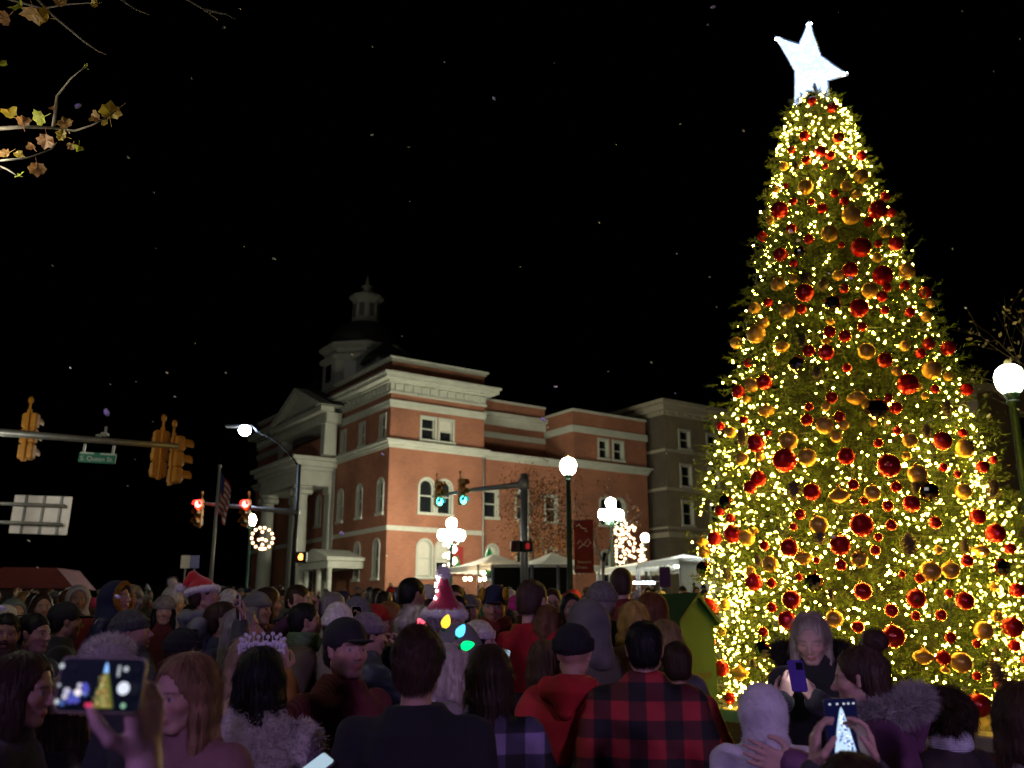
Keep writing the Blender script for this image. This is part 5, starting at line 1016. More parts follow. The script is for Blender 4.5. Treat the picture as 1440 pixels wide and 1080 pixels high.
# baubles: centres read in picture units, set on the tree's surface
z1=lambda L:[(1000+a/3.27,b/3.27,r/3.27) for a,b,r in L]; z2=lambda L:[(1000+a/3.27,300+b/3.27,r/3.27) for a,b,r in L]; z3=lambda L:[(960+a/3,560+b/3,r/3) for a,b,r in L]; z8=lambda L:[(960+a/3,790+b/3,r/3) for a,b,r in L]
red=z1([(465,465,22),(555,495,25),(585,635,28),(370,690,20),(438,735,22),(525,765,15),(645,720,12),(345,855,15),(315,965,42),(378,925,20),(765,965,45),(830,980,25),(370,1050,25),(800,905,25)])+z2([(320,190,35),(450,118,25),(850,140,35),(768,140,20),(640,260,38),(430,365,45),(610,345,25),(415,440,25),(262,410,22),(890,335,25),(800,445,22),(915,455,25),(985,365,30),(545,545,30),(615,565,30),(450,632,30),(800,675,38),(245,775,38),(125,820,32),(555,848,30),(1030,808,22),(1000,600,30),(1090,620,35),(850,895,30),(815,850,22),(590,935,28),(440,950,30),(855,1000,20),(770,1055,22),(1065,1050,42),(450,890,22),(150,950,20)])+z3([(310,195,38),(660,80,25),(1095,180,40),(870,285,52),(285,375,30),(720,365,25),(900,375,25),(865,455,25),(965,445,38),(495,490,25),(135,592,32),(345,622,22),(450,630,40),(880,535,25),(1065,525,28),(1245,500,35),(1380,635,25),(668,705,25),(375,780,22),(760,815,40),(880,895,30),(1190,855,40),(1410,810,32),(460,850,42),(740,965,28),(1390,965,45),(890,1005,50),(1200,685,28),(1090,915,25),(1265,290,28),(1310,260,18),(825,190,20),(905,135,18)])+z8([(70,375,32),(118,340,22),(165,450,35),(200,575,25),(1250,605,52),(1345,520,35),(1240,345,20),(1130,320,25),(340,295,22)])
redg=z1([(430,625,25),(510,958,25)])+z2([(690,155,48),(790,285,48),(680,435,45),(530,640,38),(905,785,50),(1175,810,30),(205,1055,40)])+z3([(430,262,52),(690,245,38),(320,340,35),(545,395,38),(210,575,40),(755,535,52),(1320,570,42),(665,620,45),(300,775,38),(985,845,42),(440,935,40),(110,890,45)])+z8([(1100,405,32)])
gold=z1([(335,765,22),(690,810,35),(435,860,35),(645,990,45),(545,1075,40),(620,855,25)])+z2([(800,85,30),(900,265,38),(308,325,35),(380,300,25),(730,355,38),(350,450,36),(200,435,28),(207,555,45),(115,595,28),(715,635,40),(890,610,25),(1015,720,45),(855,725,25),(1090,750,22),(185,790,35),(525,975,38),(610,975,24),(355,1045,45),(85,1005,25),(915,1045,35),(1165,1070,35),(1010,415,20),(990,475,25)])+z3([(525,250,40),(600,115,38),(205,145,22),(250,255,28),(1190,215,38),(990,320,42),(800,400,36),(1185,392,35),(270,590,35),(575,535,40),(370,700,36),(745,680,36),(1045,730,45),(1130,725,38),(640,930,38),(1270,980,40),(1325,920,25),(90,650,25)])+z8([(1175,425,45)])
gono=z2([(325,615,35),(670,850,45),(255,910,38)])+z3([(660,410,45),(510,675,40),(1258,645,38)])+z8([(240,470,42),(1015,400,45)])
blk=z2([(410,180,30),(560,415,40),(395,695,40),(760,905,55)])+z3([(1035,395,45),(185,440,35),(90,720,35),(555,775,42),(1340,715,40)])+z8([(340,370,42)])
cone=z1([(600,785,20),(390,760,18)])+z2([(515,320,28),(420,580,28),(1085,890,30)])+z3([(250,160,30),(470,385,35),(1310,380,35),(955,610,38),(1190,620,25),(580,580,30),(185,740,25)])+z8([(1320,455,42),(110,475,30)])
def on_tree(px,py,k_=1.0):
    r=ray(px,py); best=None
    for Y in np.linspace(TY-3,TY+.4,240):
        q=Vector((0,0,CAMH))+r*(Y/r.y); d=math.hypot(q.x-AX,q.y-TY)-TR(q.z)*k_
        if d<0: return q
        if best is None or d<best[0]: best=(d,q)
    return best[1]
m_cap=mat('gold cap',(.7,.45,.12),.25,1,var=0)
def ball_mesh(kind,r):
    mb=MB(); sm=True
    if kind in('red','gold'): mb.sphere((0,0,0),r,20)
    elif kind=='redg':
        mb.lathe([(r*math.sin(PI*i/12)*(1-.03*(i%2))+1e-5,-r*math.cos(PI*i/12)) for i in range(13)],26); sm=False
    elif kind=='blk': mb.lathe([(r*math.sin(PI*i/10)+1e-5,-r*math.cos(PI*i/10)) for i in range(11)],16); sm=False
    elif kind=='gono': mb.lathe([(.0005,-r*.75),(r*.35,-r*.68),(r*.85,-r*.3),(r*1.05,0),(r*.85,r*.3),(r*.35,r*.62),(r*.12,r*.85)],20)
    elif kind=='cone':
        gg=random.Random(1); h=r*2.4
        mb.lathe([(.001,-h/2),(r*.45,-h*.3),(r*.62,0),(r*.4,h*.35),(.002,h/2)],10)
        for i in range(70):
            u=(i+.5)/70; z=-h/2+h*u; rr=r*(.9*math.sin(PI*min(1,u*.92+.06))**.7); a=i*2.4; c_=Vector((math.cos(a),math.sin(a),0)); s_=Vector((-math.sin(a),math.cos(a),0)); w=r*.26
            b0=c_*rr*.45+Vector((0,0,z)); t0=c_*rr*1.05+Vector((0,0,z-r*.12)); mb.add([b0-s_*w*.5,b0+s_*w*.5,t0+s_*w,t0-s_*w,t0+Vector((0,0,-r*.10))],[(0,1,2,3),(3,2,4),(0,3,4),(2,1,4),(1,0,4)])
        sm=False
    return mb,sm
OM_={'red':mat('red glass bauble',(.50,.008,.014),.16,.42,var=.1,vs=4,coat=.5),'redg':mat('red facet bauble',(.60,.010,.018),.2,.45,var=.15,vs=20),'gold':mat('gold bauble',(.80,.44,.10),.24,.40,var=.12,vs=4),'gono':mat('gold onion',(.78,.41,.08),.22,.40,var=.12,vs=4),'blk':mat('black mirror bauble',(.45,.45,.5),.05,1,var=0),'cone':mat('pinecone scale',(.13,.095,.07),.6,0,var=.4,vs=20)}
ONM={'red':('bauble','smooth red bauble','bauble'),'redg':('bauble','sparkling faceted red bauble','bauble'),'gold':('bauble','round gold bauble','bauble'),'gono':('onion_ornament','onion shaped gold ornament','ornament'),'blk':('mirror_ball','black mirror ball','ornament'),'cone':('pinecone','brown pinecone','pinecone')}
OGR={'red':'smooth red baubles on the christmas tree','redg':'faceted red baubles on the christmas tree','gold':'gold baubles on the christmas tree','gono':'gold onion ornaments on the christmas tree','blk':'black mirror balls on the christmas tree','cone':'pinecones on the christmas tree'}
ORN=[]; cache={}
def ornament(kind,q,r,px,py):
    key=kind; 
    if key not in cache:
        mb,sm=ball_mesh(kind,1.); o=mb.build(ONM[kind][0],OM_[kind],None,sm); c=None
        if kind not in('cone',): mb=MB(); mb.lathe([(.16,.93),(.17,1.12),(.08,1.15),(.02,1.3)],10); c=mb.build('cap',m_cap,o,True) if kind!='gono' else None
        if kind=='gono': mb=MB(); mb.lathe([(.14,.8),(.15,.98),(.03,1.15)],10); c=mb.build('cap',m_cap,o,True)
        cache[key]=o
    else: o=copy_tree(cache[key])
    o.scale=(r,r,r); o.location=q; o.rotation_euler=(random.uniform(-.3,.3),random.uniform(-.3,.3),random.uniform(0,6)); ORN.append((o,kind,r,px,py))
for kind,L in (('red',red),('redg',redg),('gold',gold),('gono',gono),('blk',blk),('cone',cone)):
    for px,py,rp in L:
        q=on_tree(px,py,1.0); d=q.y*math.cos(PITCH)+(q.z-CAMH)*math.sin(PITCH); ornament(kind,q,rp*d/F*.98,px,py)
gf=random.Random(77); got=[(a,b) for L in (red,redg,gold,gono,blk,cone) for a,b,_ in L]; nf=0
while nf<75:
    py=gf.uniform(200,965); ax_=1150+64*(py-140)/845; hw=np.interp(py,[a for a,b in rows],[b for a,b in rows]); px=ax_+hw*gf.uniform(-.97,.97)
    if min((px-a)**2+(py-b)**2 for a,b in got)<14**2 or (py>880 and 1090<px<1300): continue
    got.append((px,py)); nf+=1; kd=gf.choice(('red','red','redg','gold','gold','gono','cone')); q=on_tree(px,py,.98); d=q.y*math.cos(PITCH)+(q.z-CAMH)*math.sin(PITCH); ornament(kd,q,gf.uniform(5,8.5)*d/F,px,py)
def ordinal(i): return ('first','second','third','fourth','fifth','sixth','seventh','eighth','ninth','tenth','eleventh','twelfth','thirteenth','fourteenth','fifteenth','sixteenth','seventeenth','eighteenth','nineteenth','twentieth','twenty-first','twenty-second','twenty-third','twenty-fourth','twenty-fifth','twenty-sixth','twenty-seventh','twenty-eighth','twenty-ninth','thirtieth')[min(i,29)]
def uniquify(items,fmt):
    """items: (obj, base, px, py); shared phrases get an order from the left among themselves"""
    d={}
    for it in items: d.setdefault(it[1],[]).append(it)
    for b,L in d.items():
        L.sort(key=lambda t:t[2])
        for i,it in enumerate(L):
            it[0]['label']=fmt(b) if len(L)==1 else fmt(b)+((', left one' if i==0 else ', right one') if len(L)==2 else (', leftmost' if i==0 else ', rightmost' if i==len(L)-1 else f', {ordinal(i)} from left'))
BANDS=[(190,'just below the star'),(300,'near the top'),(390,'on the upper tree'),(480,'above the middle'),(570,'around mid height'),(660,'below the middle'),(750,'on the lower half'),(830,'near the base'),(910,'low down'),(1100,'on the lowest branches')]
its=[]
for o,kind,r,px,py in ORN:
    o['category']=ONM[kind][2]; o['group']=OGR[kind]; band=next(t for y,t in BANDS if py<y); ax_=1150+64*(py-140)/845; hw=np.interp(py,[a for a,b in rows],[b for a,b in rows]); u=(px-ax_)/hw
    side='at the left edge' if u<-.72 else 'left of centre' if u<-.2 else 'in the centre' if u<.2 else 'right of centre' if u<.72 else 'at the right edge'
    its.append((o,f"{'large' if r>.125 else 'small'} {ONM[kind][1]} {band} {side}",px,py))
uniquify(its,lambda b:b)
# planter: brick wall with stone cap, soil bed
e_=Vector((.54,-.84,0)); n_=Vector((-.84,-.54,0)); c0=Vector((2.40,11.05,0)); ang=math.atan2(e_.y,e_.x)
PL=empty('planter',(c0.x,c0.y,gz(11)),ang,'low red brick planter wall with pale stone cap around the christmas tree','planter'); hz=.5
mb=MB(); L_,D_=6.4,4.4
for lo,hi in (((0,0),(L_,.3)),((0,D_-.3),(L_,D_)),((0,.3),(.3,D_-.3)),((L_-.3,.3),(L_,D_-.3))): mb.box((lo[0],lo[1],-.6),(hi[0],hi[1],hz-.12))
mb.build('brick_wall',mat('planter brick',(.20,.06,.04),.85,var=.3,vs=6,kind='brick',bump=.2,bs=60),PL)
mb=MB()
for lo,hi in (((-.04,-.04),(L_+.04,.34)),((-.04,D_-.34),(L_+.04,D_+.04)),((-.04,.343),(.34,D_-.343)),((L_-.34,.343),(L_+.04,D_-.343))): mb.bbox((lo[0],lo[1],hz-.117),(hi[0],hi[1],hz+.02),.015)
mb.build('stone_cap',mat('stone cap',(.36,.33,.29),.8,var=.2,vs=5,bump=.3,bs=50),PL)
mb=MB(); mb.box((.3,.3,-.5),(L_-.3,D_-.3,hz-.06)); mb.build('soil',mat('mulch bed',(.07,.042,.02),.95,var=.5,vs=12,bump=1,bs=40),PL)
g2=np.random.default_rng(4); n=2600; c_=np.stack([g2.uniform(.35,L_-.35,n),g2.uniform(.35,D_-.35,n),np.full(n,hz-.05)],1); d_=g2.normal(size=(n,3))*np.array([1,1,.35]); d_/=np.linalg.norm(d_,axis=1)[:,None]; s_=np.cross(d_,(0,0,1)); V=np.stack([c_-d_*.04-s_*.008,c_+d_*.04-s_*.008,c_+d_*.04+s_*.008,c_-d_*.04+s_*.008],1).reshape(-1,3); npmesh('mulch',V,np.arange(4*n).reshape(-1,4),mat('mulch chips',(.12,.07,.03),.9,island=.5),PL)
# ------------------------------------------------------------------ the crowd
import os
FA=(.40,.235,.165); PALE=(.50,.32,.25); TAN=(.30,.17,.11); DK=(.10,.055,.035)
BLK=(.010,.010,.012); CHAR=(.035,.035,.04); NAVY=(.010,.014,.045); GREY=(.11,.11,.115); MAROON=(.085,.012,.018)
HB=(.030,.016,.009); HBK=(.006,.005,.005); HBL=(.27,.17,.075); HG=(.20,.185,.17); HW=(.55,.53,.5); HA=(.10,.035,.012); HLB=(.10,.06,.03)
PEOPLE=[]
def W2L(sp,v): 
    q=(Vector(v)-Vector(sp['loc']))/sp['s']; q.rotate(Euler((0,0,R(sp.get('yaw',0))))); return tuple(q)
def D2L(sp,v): q=Vector(v); q.rotate(Euler((0,0,R(sp.get('yaw',0))))); return tuple(q)
def near(px,ytop,Y,yaw,label,top=1.755,s=None,**kw):
    p=at(px,ytop,Y); g0=gz(Y); sc=(p.z-g0)/top if s is None else s; z=g0 if s is None else p.z-top*sc
    sp=dict(loc=(p.x,Y,z),yaw=yaw,label=label,s=sc,seed=len(PEOPLE)+1,**kw)
    sp.setdefault('res',.0065 if Y<5.1 else .0085 if Y<6.4 else .011); sp.setdefault('strands',2600 if Y<5.1 else 1200 if Y<7 else 0)
    for sd,nm in (('awl','al'),('awr','ar')):
        if sd in sp: w,e,d,n,c=sp.pop(sd); sp[nm]=(W2L(sp,e),W2L(sp,w),D2L(sp,d),D2L(sp,n),c)
    # arms given in world space keep the order left, right of the person
    o=person(sp); PEOPLE.append((o,sp,px)); return o,sp
def scr(name,col,s): return glow('screen '+name,col,s)
def shapes(par,L,m2):
    """flat lit shapes shown on a phone's screen; m2 maps picture (u right, v up) to the phone's own axes"""
    for i,(nm,poly,col,st) in enumerate(L):
        mb=MB(); mb.prism(poly,lambda a,b,k:(*m2(a,b),.0006+.00012*i+.0001*k)); mb.build(nm,scr(nm,col,st),par)
disc=lambda x,y,r,n=12:[(x+r*math.cos(2*PI*i/n),y+r*math.sin(2*PI*i/n)) for i in range(n)]
rect=lambda x,y,w,h:[(x-w/2,y-h/2),(x+w/2,y-h/2),(x+w/2,y+h/2),(x-w/2,y+h/2)]
# ---- nearest rows
near(905,873,4.2,8,'man in red and black buffalo plaid jacket with short dark hair',hair=('short',HBK),coat=('jacket','plaid:(.36,.016,.022)',.80),wide=1.10,skin=FA,fold=.012,beard=((.03,.02,.015),.5))
near(805,875,4.4,18,'person in red and black hooded jacket and black knit beanie',top=1.775,hair=None,hats=[('beanie',BLK),('hooddown',(.42,.014,.018))],coat=('jacket',(.42,.014,.018),.80),two=(1.16,BLK),wide=1.05,bulk=1.25,skin=FA,fold=.010)
near(688,907,3.75,3,'woman with long brown hair in purple and black plaid jacket',hair=('straight',(.032,.016,.010)),hairlen=.56,coat=('jacket','plaid:(.25,.18,.34)'),fem=1,skin=FA,strands=5000)
near(588,885,3.3,6,'large person in black top with coloured bulb headband',hair=('updo',(.045,.020,.011)),hairth=.008,hats=[('headband',BLK)],coat=('sweater',BLK,.78),wide=1.2,bulk=1.6,fold=.009,skin=FA,strands=3800)
near(487,868,4.0,128,'man in black cap and maroon corduroy shirt looking aside',top=1.765,head=(12,2,0),hair=('buzz',(.03,.025,.022)),hats=[('cap',BLK)],coat=('shirt','stripes:(.16,.022,.035)',.78),wide=1.18,belly=.8,skin=(.44,.25,.19),beard=((.10,.07,.06),.35))
near(368,910,3.5,-8,'girl with long black hair and silver tiara in fluffy white coat',hair=('straight',HBK),hairlen=.42,hats=[('tiara',BLK)],coat=('fluffy',(.62,.56,.52)),fem=1,wide=1.02,skin=FA,strands=5200)
near(276,917,3.05,203,'woman with long blonde hair and pinkish coat facing the camera',head=(8,-8,0),hair=('long',(.22,.125,.06)),hairlen=.40,front=1.,coat=('jacket',(.26,.13,.12)),fem=1,skin=(.48,.29,.22),brow=(.12,.07,.04),strands=4200)
near(28,917,3.15,82,'woman with dark shoulder length hair in profile wearing black',head=(6,-4,0),hair=('bob',(.04,.02,.012)),hairlen=.26,front=.7,coat=('coat',BLK),fem=1,skin=FA,strands=4200)
near(92,955,3.35,30,'person in slouchy beige cable knit beanie seen from behind',top=1.80,head=(0,-14,-14),hair=('bob',HB),hairlen=.2,hats=[('beanie',(.34,.25,.17),.045)],coat=('coat',(.012,.011,.014)),fem=1,skin=FA)
# woman by the tree
Y=4.9
o,sp=near(1140,858,Y,188,'grey haired woman in black coat looking down at her purple phone',head=(16,-20,0),hair=('long',(.34,.29,.23)),hairlen=.26,front=0,coat=('coat',BLK),fem=1,skin=(.50,.32,.26),brow=(.2,.15,.12),closed=1,strands=4200,
  hats=[('hooddown',(.012,.010,.010),(.03,.022,.016))],awl=(at(1146,985,4.62),at(1178,1006,4.78),(-.55,-.1,.8),(-.4,.6,-.1),.8),awr=(at(1102,985,4.60),at(1082,1012,4.78),(.30,-.1,.9),(.5,.6,.1),.7))
ph,s_=phone(at(1121,951,4.55),(.02,.45,1),(.05,1,-.42),(.085,.045,.33),'purple phone held by the grey haired woman in black coat',scr('white page',(.9,.85,1),5))
mb=MB(); 
for z in (1.33,1.20,1.06,.90): mb.sphere((.015,.165,z),.013,10,sz=1)
mb.build('button',mat('silver button',(.8,.8,.75),.25,.8,var=0),o,True)
# kneeling-height woman with bun, parka with fur hood, and the toddler she holds
o,sp=near(1216,908,3.7,-74,'woman with hair bun in mauve parka with grey fur hood facing left',head=(8,-6,0),hair=('bun',(.05,.028,.018)),hairth=.005,bunpos=(0,-.085,.135),coat=('parka',(.13,.045,.11)),fem=1,wide=1.12,skin=(.48,.30,.24),brow=(.07,.04,.03),strands=4000,
  hats=[('hooddown',(.13,.045,.11)),('furring',(.30,.28,.27))],awl=(at(1116,1078,3.10),at(1190,1112,3.30),(-1,.0,.32),(0,1,.1),.2))
near(1070,961,3.28,6,'toddler in white knitted hood and white coat seen from behind',top=1.80,s=.62,hs=1.06,hair=None,hats=[('hood',(.60,.58,.60),.012,None,1)],coat=('jacket',(.60,.58,.60)),wide=1.22,bulk=1.6,fold=.009,skin=PALE,sit=1,trousers=(.3,.3,.32),hold=1)
near(1324,966,3.9,-25,'child with dark curly hair and pale scarf beside the mauve parka',hair=('curly',HB),hats=[('scarf',(.55,.55,.62))],coat=('jacket',(.03,.02,.022)),skin=TAN,wide=.95,strands=4200)
near(1436,958,2.85,-4,'woman with long smooth brown hair in pale coat below the lowest branches',hair=('straight',(.045,.022,.012)),hairlen=.50,coat=('jacket',(.42,.37,.33)),fem=1,skin=FA,strands=5200)
# woman holding a phone up with both hands
Yp=2.55
o,sp=near(1197,1064,2.2,2,'dark haired person holding up a phone with both hands',hair=('short',HB),hairth=.014,coat=('sweater',(.03,.03,.035)),fem=1,skin=(.46,.28,.22),strands=3500,
  awl=(at(1146,1083,2.47),at(1120,1200,2.3),(.12,.10,1),(.8,-.1,0),.55),awr=(at(1228,1083,2.47),at(1265,1200,2.3),(-.12,.10,1),(-.8,-.1,0),.55))
ph,s_=phone(at(1185,1024,2.5),(-.03,.0,1),(.12,-1,.0),(.012,.012,.014),'black phone showing the bright tree held up below the fur hood',scr('night blue',(.004,.005,.035),.8),w=.090,h=.148)
L=[('tree_image',[(-.031,-.071),(.033,-.071),(.017,.0),(.006,.042),(.001,.052),(-.004,.042),(-.016,0)],(.55,.75,1),1.1)]
g=random.Random(5)
for i in range(70): v=g.uniform(-.068,.035); w_=.028*(.045-v)/.115; L.append(('tree_light',disc(g.uniform(-w_,w_),v,g.uniform(.0010,.0020),7),(.9,.95,1),1.8) if i%2 else ('tree_shade',disc(g.uniform(-w_,w_),v,g.uniform(.002,.0034),7),(.08,.12,.5),.8))
L+=[('shutter_button',disc(.030,.012,.0075,14),(.75,.78,1),1.2)]+[('screen_icon',rect(x,.060,.005,.004),(.8,.85,1),1.) for x in (-.032,-.012,.006,.018,.032)]
shapes(s_,L,lambda a,b:(a,b))
# outstretched hand with a phone at the lower left: the person stands just under the frame
o,sp=near(60,1118,.98,12,'person reaching up with a phone held sideways in one hand',top=1.755,hair=('short',HB),coat=('coat',(.03,.02,.025)),skin=(.47,.30,.27),res=.0055,strands=900,
  cuff=.3,awr=(at(203,1072,1.53),at(235,1420,1.25),(-.10,-.02,1),(-1,.42,0),.70))
P_=at(141,963,1.49); ph,s_=phone(P_,(-1,.05,.015),(-.03,-1,.10),(.30,.24,.12),'phone held sideways in one hand with the tree on its lit screen',scr('dark view',(.002,.003,.008),1.),w=.082,h=.136)
L=[('tree_glow',[(-.005,-.034),(.027,-.034),(.020,-.010),(.011,.018),(.006,.026),(.002,.018),(-.003,-.010)],(.10,.13,.03),.6),('tree_image',[(-.002,-.034),(.024,-.034),(.018,-.012),(.010,.018),(.006,.024),(.003,.018),(.0,-.012)],(.20,.20,.04),.8),('star_image',[(.0025,.018),(.0105,.018),(.008,.030),(.0055,.034),(.004,.030)],(.25,.5,1),1.2)]
g=random.Random(8)
for i in range(130): v_=g.uniform(-.033,.012); w_=.0145*(.024-v_)/.058; L.append(('tree_light',disc(.0075+g.uniform(-w_,w_),v_,g.uniform(.0006,.0013),6),g.choice(((.9,.85,.4),(.25,.3,.05),(.5,.1,.05))),.9))
for i in range(16): L.append(('blurred_light',disc(g.uniform(-.047,-.010),g.uniform(-.032,-.001)*(.6+.4*g.random()),g.uniform(.002,.006),10),g.choice(((.10,.10,.6),(.35,.4,.8),(.06,.12,.4),(.7,.65,.8))),.8))
L+=[('blurred_light',disc(-.024,-.012,.0055,12),(.9,.8,.85),1.1),('blurred_light',rect(-.004,-.030,.012,.006),(.8,.05,.15),.8),('shutter_button',disc(.046,-.005,.0095,14),(.75,.8,.95),1.1),('screen_icon',disc(-.056,.026,.004),(.5,.55,.6),1.),('screen_icon',disc(-.055,-.002,.003),(.4,.45,.5),.8),('screen_icon',disc(-.054,-.026,.004),(.5,.55,.6),1.),('screen_icon',rect(.035,.02,.004,.016),(.5,.55,.6),.8),('screen_icon',disc(.046,.023,.004),(.5,.55,.6),.9),('screen_icon',disc(.050,-.030,.004),(.3,.6,.4),.8)]
shapes(s_,L,lambda a,b:(b,-a))
# ---- second rows
near(350,893,4.35,150,'blonde woman in mustard knit with one arm raised behind the tiara',head=(10,-12,0),hair=('long',(.30,.21,.12)),hairlen=.36,front=1,coat=('sweater',(.42,.21,.035)),fem=1,skin=FA,awl=(at(398,948,4.0),at(424,1022,4.05),(-.2,.0,1),(-.5,.7,0),.6),awr=(at(318,1010,4.1),at(290,1060,4.2),(.5,.0,.8),(.5,.7,0),.6))
near(765,900,4.95,-14,'woman with long straight light brown hair between two dark jackets',hair=('straight',HLB),hairlen=.5,coat=('jacket',BLK),fem=1,skin=FA)
near(155,884,4.3,24,'woman in white fur hat with mottled fur collar',top=1.80,hair=('bob',HLB),hairlen=.16,hats=[('furhat',(.50,.46,.42)),('scarf',(.20,.17,.15))],coat=('coat',CHAR),fem=1,skin=FA)
near(258,880,5.0,15,'person in black beanie holding a phone upright beside their head',top=1.78,hats=[('beanie',BLK)],hair=('short',HB),coat=('jacket',CHAR),skin=FA,ar='high')
o,sp=PEOPLE[-1][:2]; p_,d_,n_=hand_point(sp,o,1); phone(p_,(-.12,.1,1),(-.9,-.5,0),(.4,.4,.42),'pale phone held upright beside a black beanie')
near(628,905,4.55,70,'woman with wavy white blonde hair turned to the tree',head=(6,-6,0),hair=('wavy',(.52,.46,.38)),hairlen=.26,front=.7,coat=('jacket',(.24,.20,.22)),fem=1,skin=PALE)
near(645,880,5.2,40,'person in raised grey hood behind the coloured bulb headband',top=1.785,hair=None,hats=[('hood',(.17,.17,.175),.03)],coat=('hoodie',(.17,.17,.175)),skin=FA)
near(935,880,5.4,-10,'small child with tousled blond hair beside the plaid man',hair=('wavy',(.22,.15,.06)),hairlen=.12,front=0,coat=('jacket',(.10,.10,.11)),skin=PALE,fem=1,hs=1.15)
near(951,912,5.3,0,'small child with short dark hair in front of the green hut',hair=('short',HB),coat=('jacket',(.35,.03,.03)),skin=FA,hs=1.2)
near(10,862,5.5,150,'bearded man with dark hair at the frame edge looking right',head=(0,2,0),hair=('short',HBK),coat=('jacket',CHAR),skin=TAN,beard=((.02,.015,.01),.75))
near(47,862,5.7,100,'man with dark hair in grey coat with fur edged hood',hair=('short',HBK),hats=[('hooddown',(.16,.16,.165),(.22,.18,.14))],coat=('parka',(.14,.14,.15)),skin=FA)
near(92,846,6.5,60,'tall man in black cap and black coat above the fur hat',top=1.765,hair=('short',HBK),hats=[('cap',BLK)],coat=('coat',BLK),skin=TAN)
near(190,853,5.5,84,'man in dark grey beanie and grey jacket lifting his phone',top=1.785,head=(0,10,0),hair=None,hats=[('beanie',(.055,.058,.06)),('scarf',(.09,.09,.09))],coat=('jacket',(.10,.10,.105)),skin=FA,ar=((.24,.22,1.25),(.06,.36,1.50),(-.1,.0,1),(-.7,-.6,.1),.8),beard=((.05,.04,.03),.5))
o,sp=PEOPLE[-1][:2]; p_,d_,n_=hand_point(sp,o,1); phone(p_,(.1,.1,1),(-.7,-.7,0),BLK,'dark phone lifted by the man in dark grey beanie')
near(163,868,6.05,80,'man in dark coat carrying a child in yellow trimmed hood',hair=('short',HBK),coat=('jacket',NAVY),skin=TAN)
near(166,822,6.1,96,'child in yellow trimmed hood and navy coat on shoulders',top=1.80,s=.66,hs=1.28,head=(6,8,0),hair=('short',HB),hats=[('hood',NAVY,.0,(.50,.27,.02))],coat=('puffer',NAVY),skin=FA,sit=1,bulk=1.15)
near(316,846,6.1,84,'man with cropped hair in dark jacket carrying a child in santa hat',head=(0,8,0),hair=('short',HB),coat=('jacket',NAVY),skin=(.45,.24,.16),beard=((.10,.06,.04),.4))
near(288,826,6.15,78,'child in red santa hat and grey panelled jacket on shoulders',s=.72,top=1.74,hs=1.2,head=(0,10,-10),hair=('short',HB),hats=[('santa',(.42,.012,.016),(.02,-.17,.09)),('hooddown',(.15,.16,.165))],coat=('jacket',(.15,.16,.165)),skin=FA,sit=1,two=(1.12,NAVY),bulk=1.2)
near(343,855,5.6,84,'woman with long straight grey hair in profile behind the tiara',head=(0,8,0),hair=('straight',HG),hairlen=.34,front=.6,coat=('jacket',CHAR),fem=1,skin=FA)
near(430,848,6.3,74,'dark haired man in brown jacket and green scarf lifting a phone',head=(0,6,0),hair=('short',HBK),hats=[('scarf',(.10,.16,.09))],coat=('jacket',(.10,.07,.05)),skin=FA,al=((-.22,.20,1.30),(-.06,.36,1.58),(.1,0,1),(.7,-.6,.1),.8),beard=((.03,.02,.015),.6))
o,sp=PEOPLE[-1][:2]; p_,d_,n_=hand_point(sp,o,-1); phone(p_,(-.1,.1,1),(.6,-.7,0),(.5,.5,.5),'silver phone lifted by the man in green scarf')
near(516,857,5.6,64,'person in patterned beanie and dark jacket covering their face with hands',top=1.785,hair=('short',HB),hats=[('beanie',(.18,.14,.16))],coat=('puffer',(.035,.05,.055)),skin=FA,al='face',ar='face')
near(476,846,6.2,30,'person in bright white beanie behind the black cap',top=1.80,hair=('short',HB),hats=[('beanie',(.62,.58,.54),.02)],coat=('jacket',(.25,.20,.18)),skin=FA)
near(503,838,6.8,60,'person in plain grey beanie beside the white beanie',top=1.80,hair=('short',HB),hats=[('beanie',(.12,.12,.13),.02)],coat=('jacket',CHAR),skin=FA)
near(585,852,6.0,20,'elderly woman with short curly grey hair in pale coat',hair=('curly',(.36,.33,.30)),coat=('coat',(.40,.37,.36)),fem=1,skin=PALE)
near(624,842,5.7,96,'bearded man in white fur santa hat covered in tiny lights',top=1.765,hair=('short',HG),hats=[('santa',(.36,.012,.05),(.02,-.02,.275),1)],coat=('jacket',NAVY),skin=FA,beard=((.45,.42,.40),.85))
near(672,868,6.0,100,'woman in white cap with black scarf next to the grey hood',top=1.785,hair=('long',HBK),hairlen=.2,hats=[('beanie',(.60,.56,.52))],coat=('jacket',BLK),fem=1,skin=PALE)
near(697,822,6.4,182,'older man in navy and yellow jacket with matching cap facing the camera',top=1.765,head=(4,-4,0),hair=('short',HG),hats=[('cap',NAVY,NAVY,(.46,.27,.015)),('scarf',(.17,.02,.02))],coat=('jacket',(.012,.014,.06)),skin=(.42,.23,.18),wide=1.12)
o=PEOPLE[-1][0]; 
for s__ in (-1,1):
    v=Vol((-.34,-.2,1.2),(.34,.2,1.6),.009); v.cap((s__*.12,.0,1.463),(s__*.20,.0,1.405),.062,.068,.01); V_,Q_=v.mesh(); npmesh('shoulder_panel',V_,Q_,mat('yellow panel cloth',(.46,.27,.015),.75,var=.15),o,True)
near(747,815,5.95,38,'tall man with short brown hair in plain red sweater',hair=('short',(.06,.035,.022)),coat=('sweater',(.36,.010,.014)),skin=PALE,wide=1.08)
near(770,851,5.9,22,'girl with wavy light brown hair in navy coat before the red sweater',hair=('wavy',(.13,.06,.025)),hairlen=.2,front=0,coat=('jacket',NAVY),fem=1,skin=FA)
near(826,838,5.7,-38,'person in pointed grey knitted hood and long cloak',top=1.80,hair=None,hats=[('hood',(.13,.12,.115),.008)],coat=('hoodie',(.15,.13,.105),.55),fem=1,skin=FA,fold=.008)
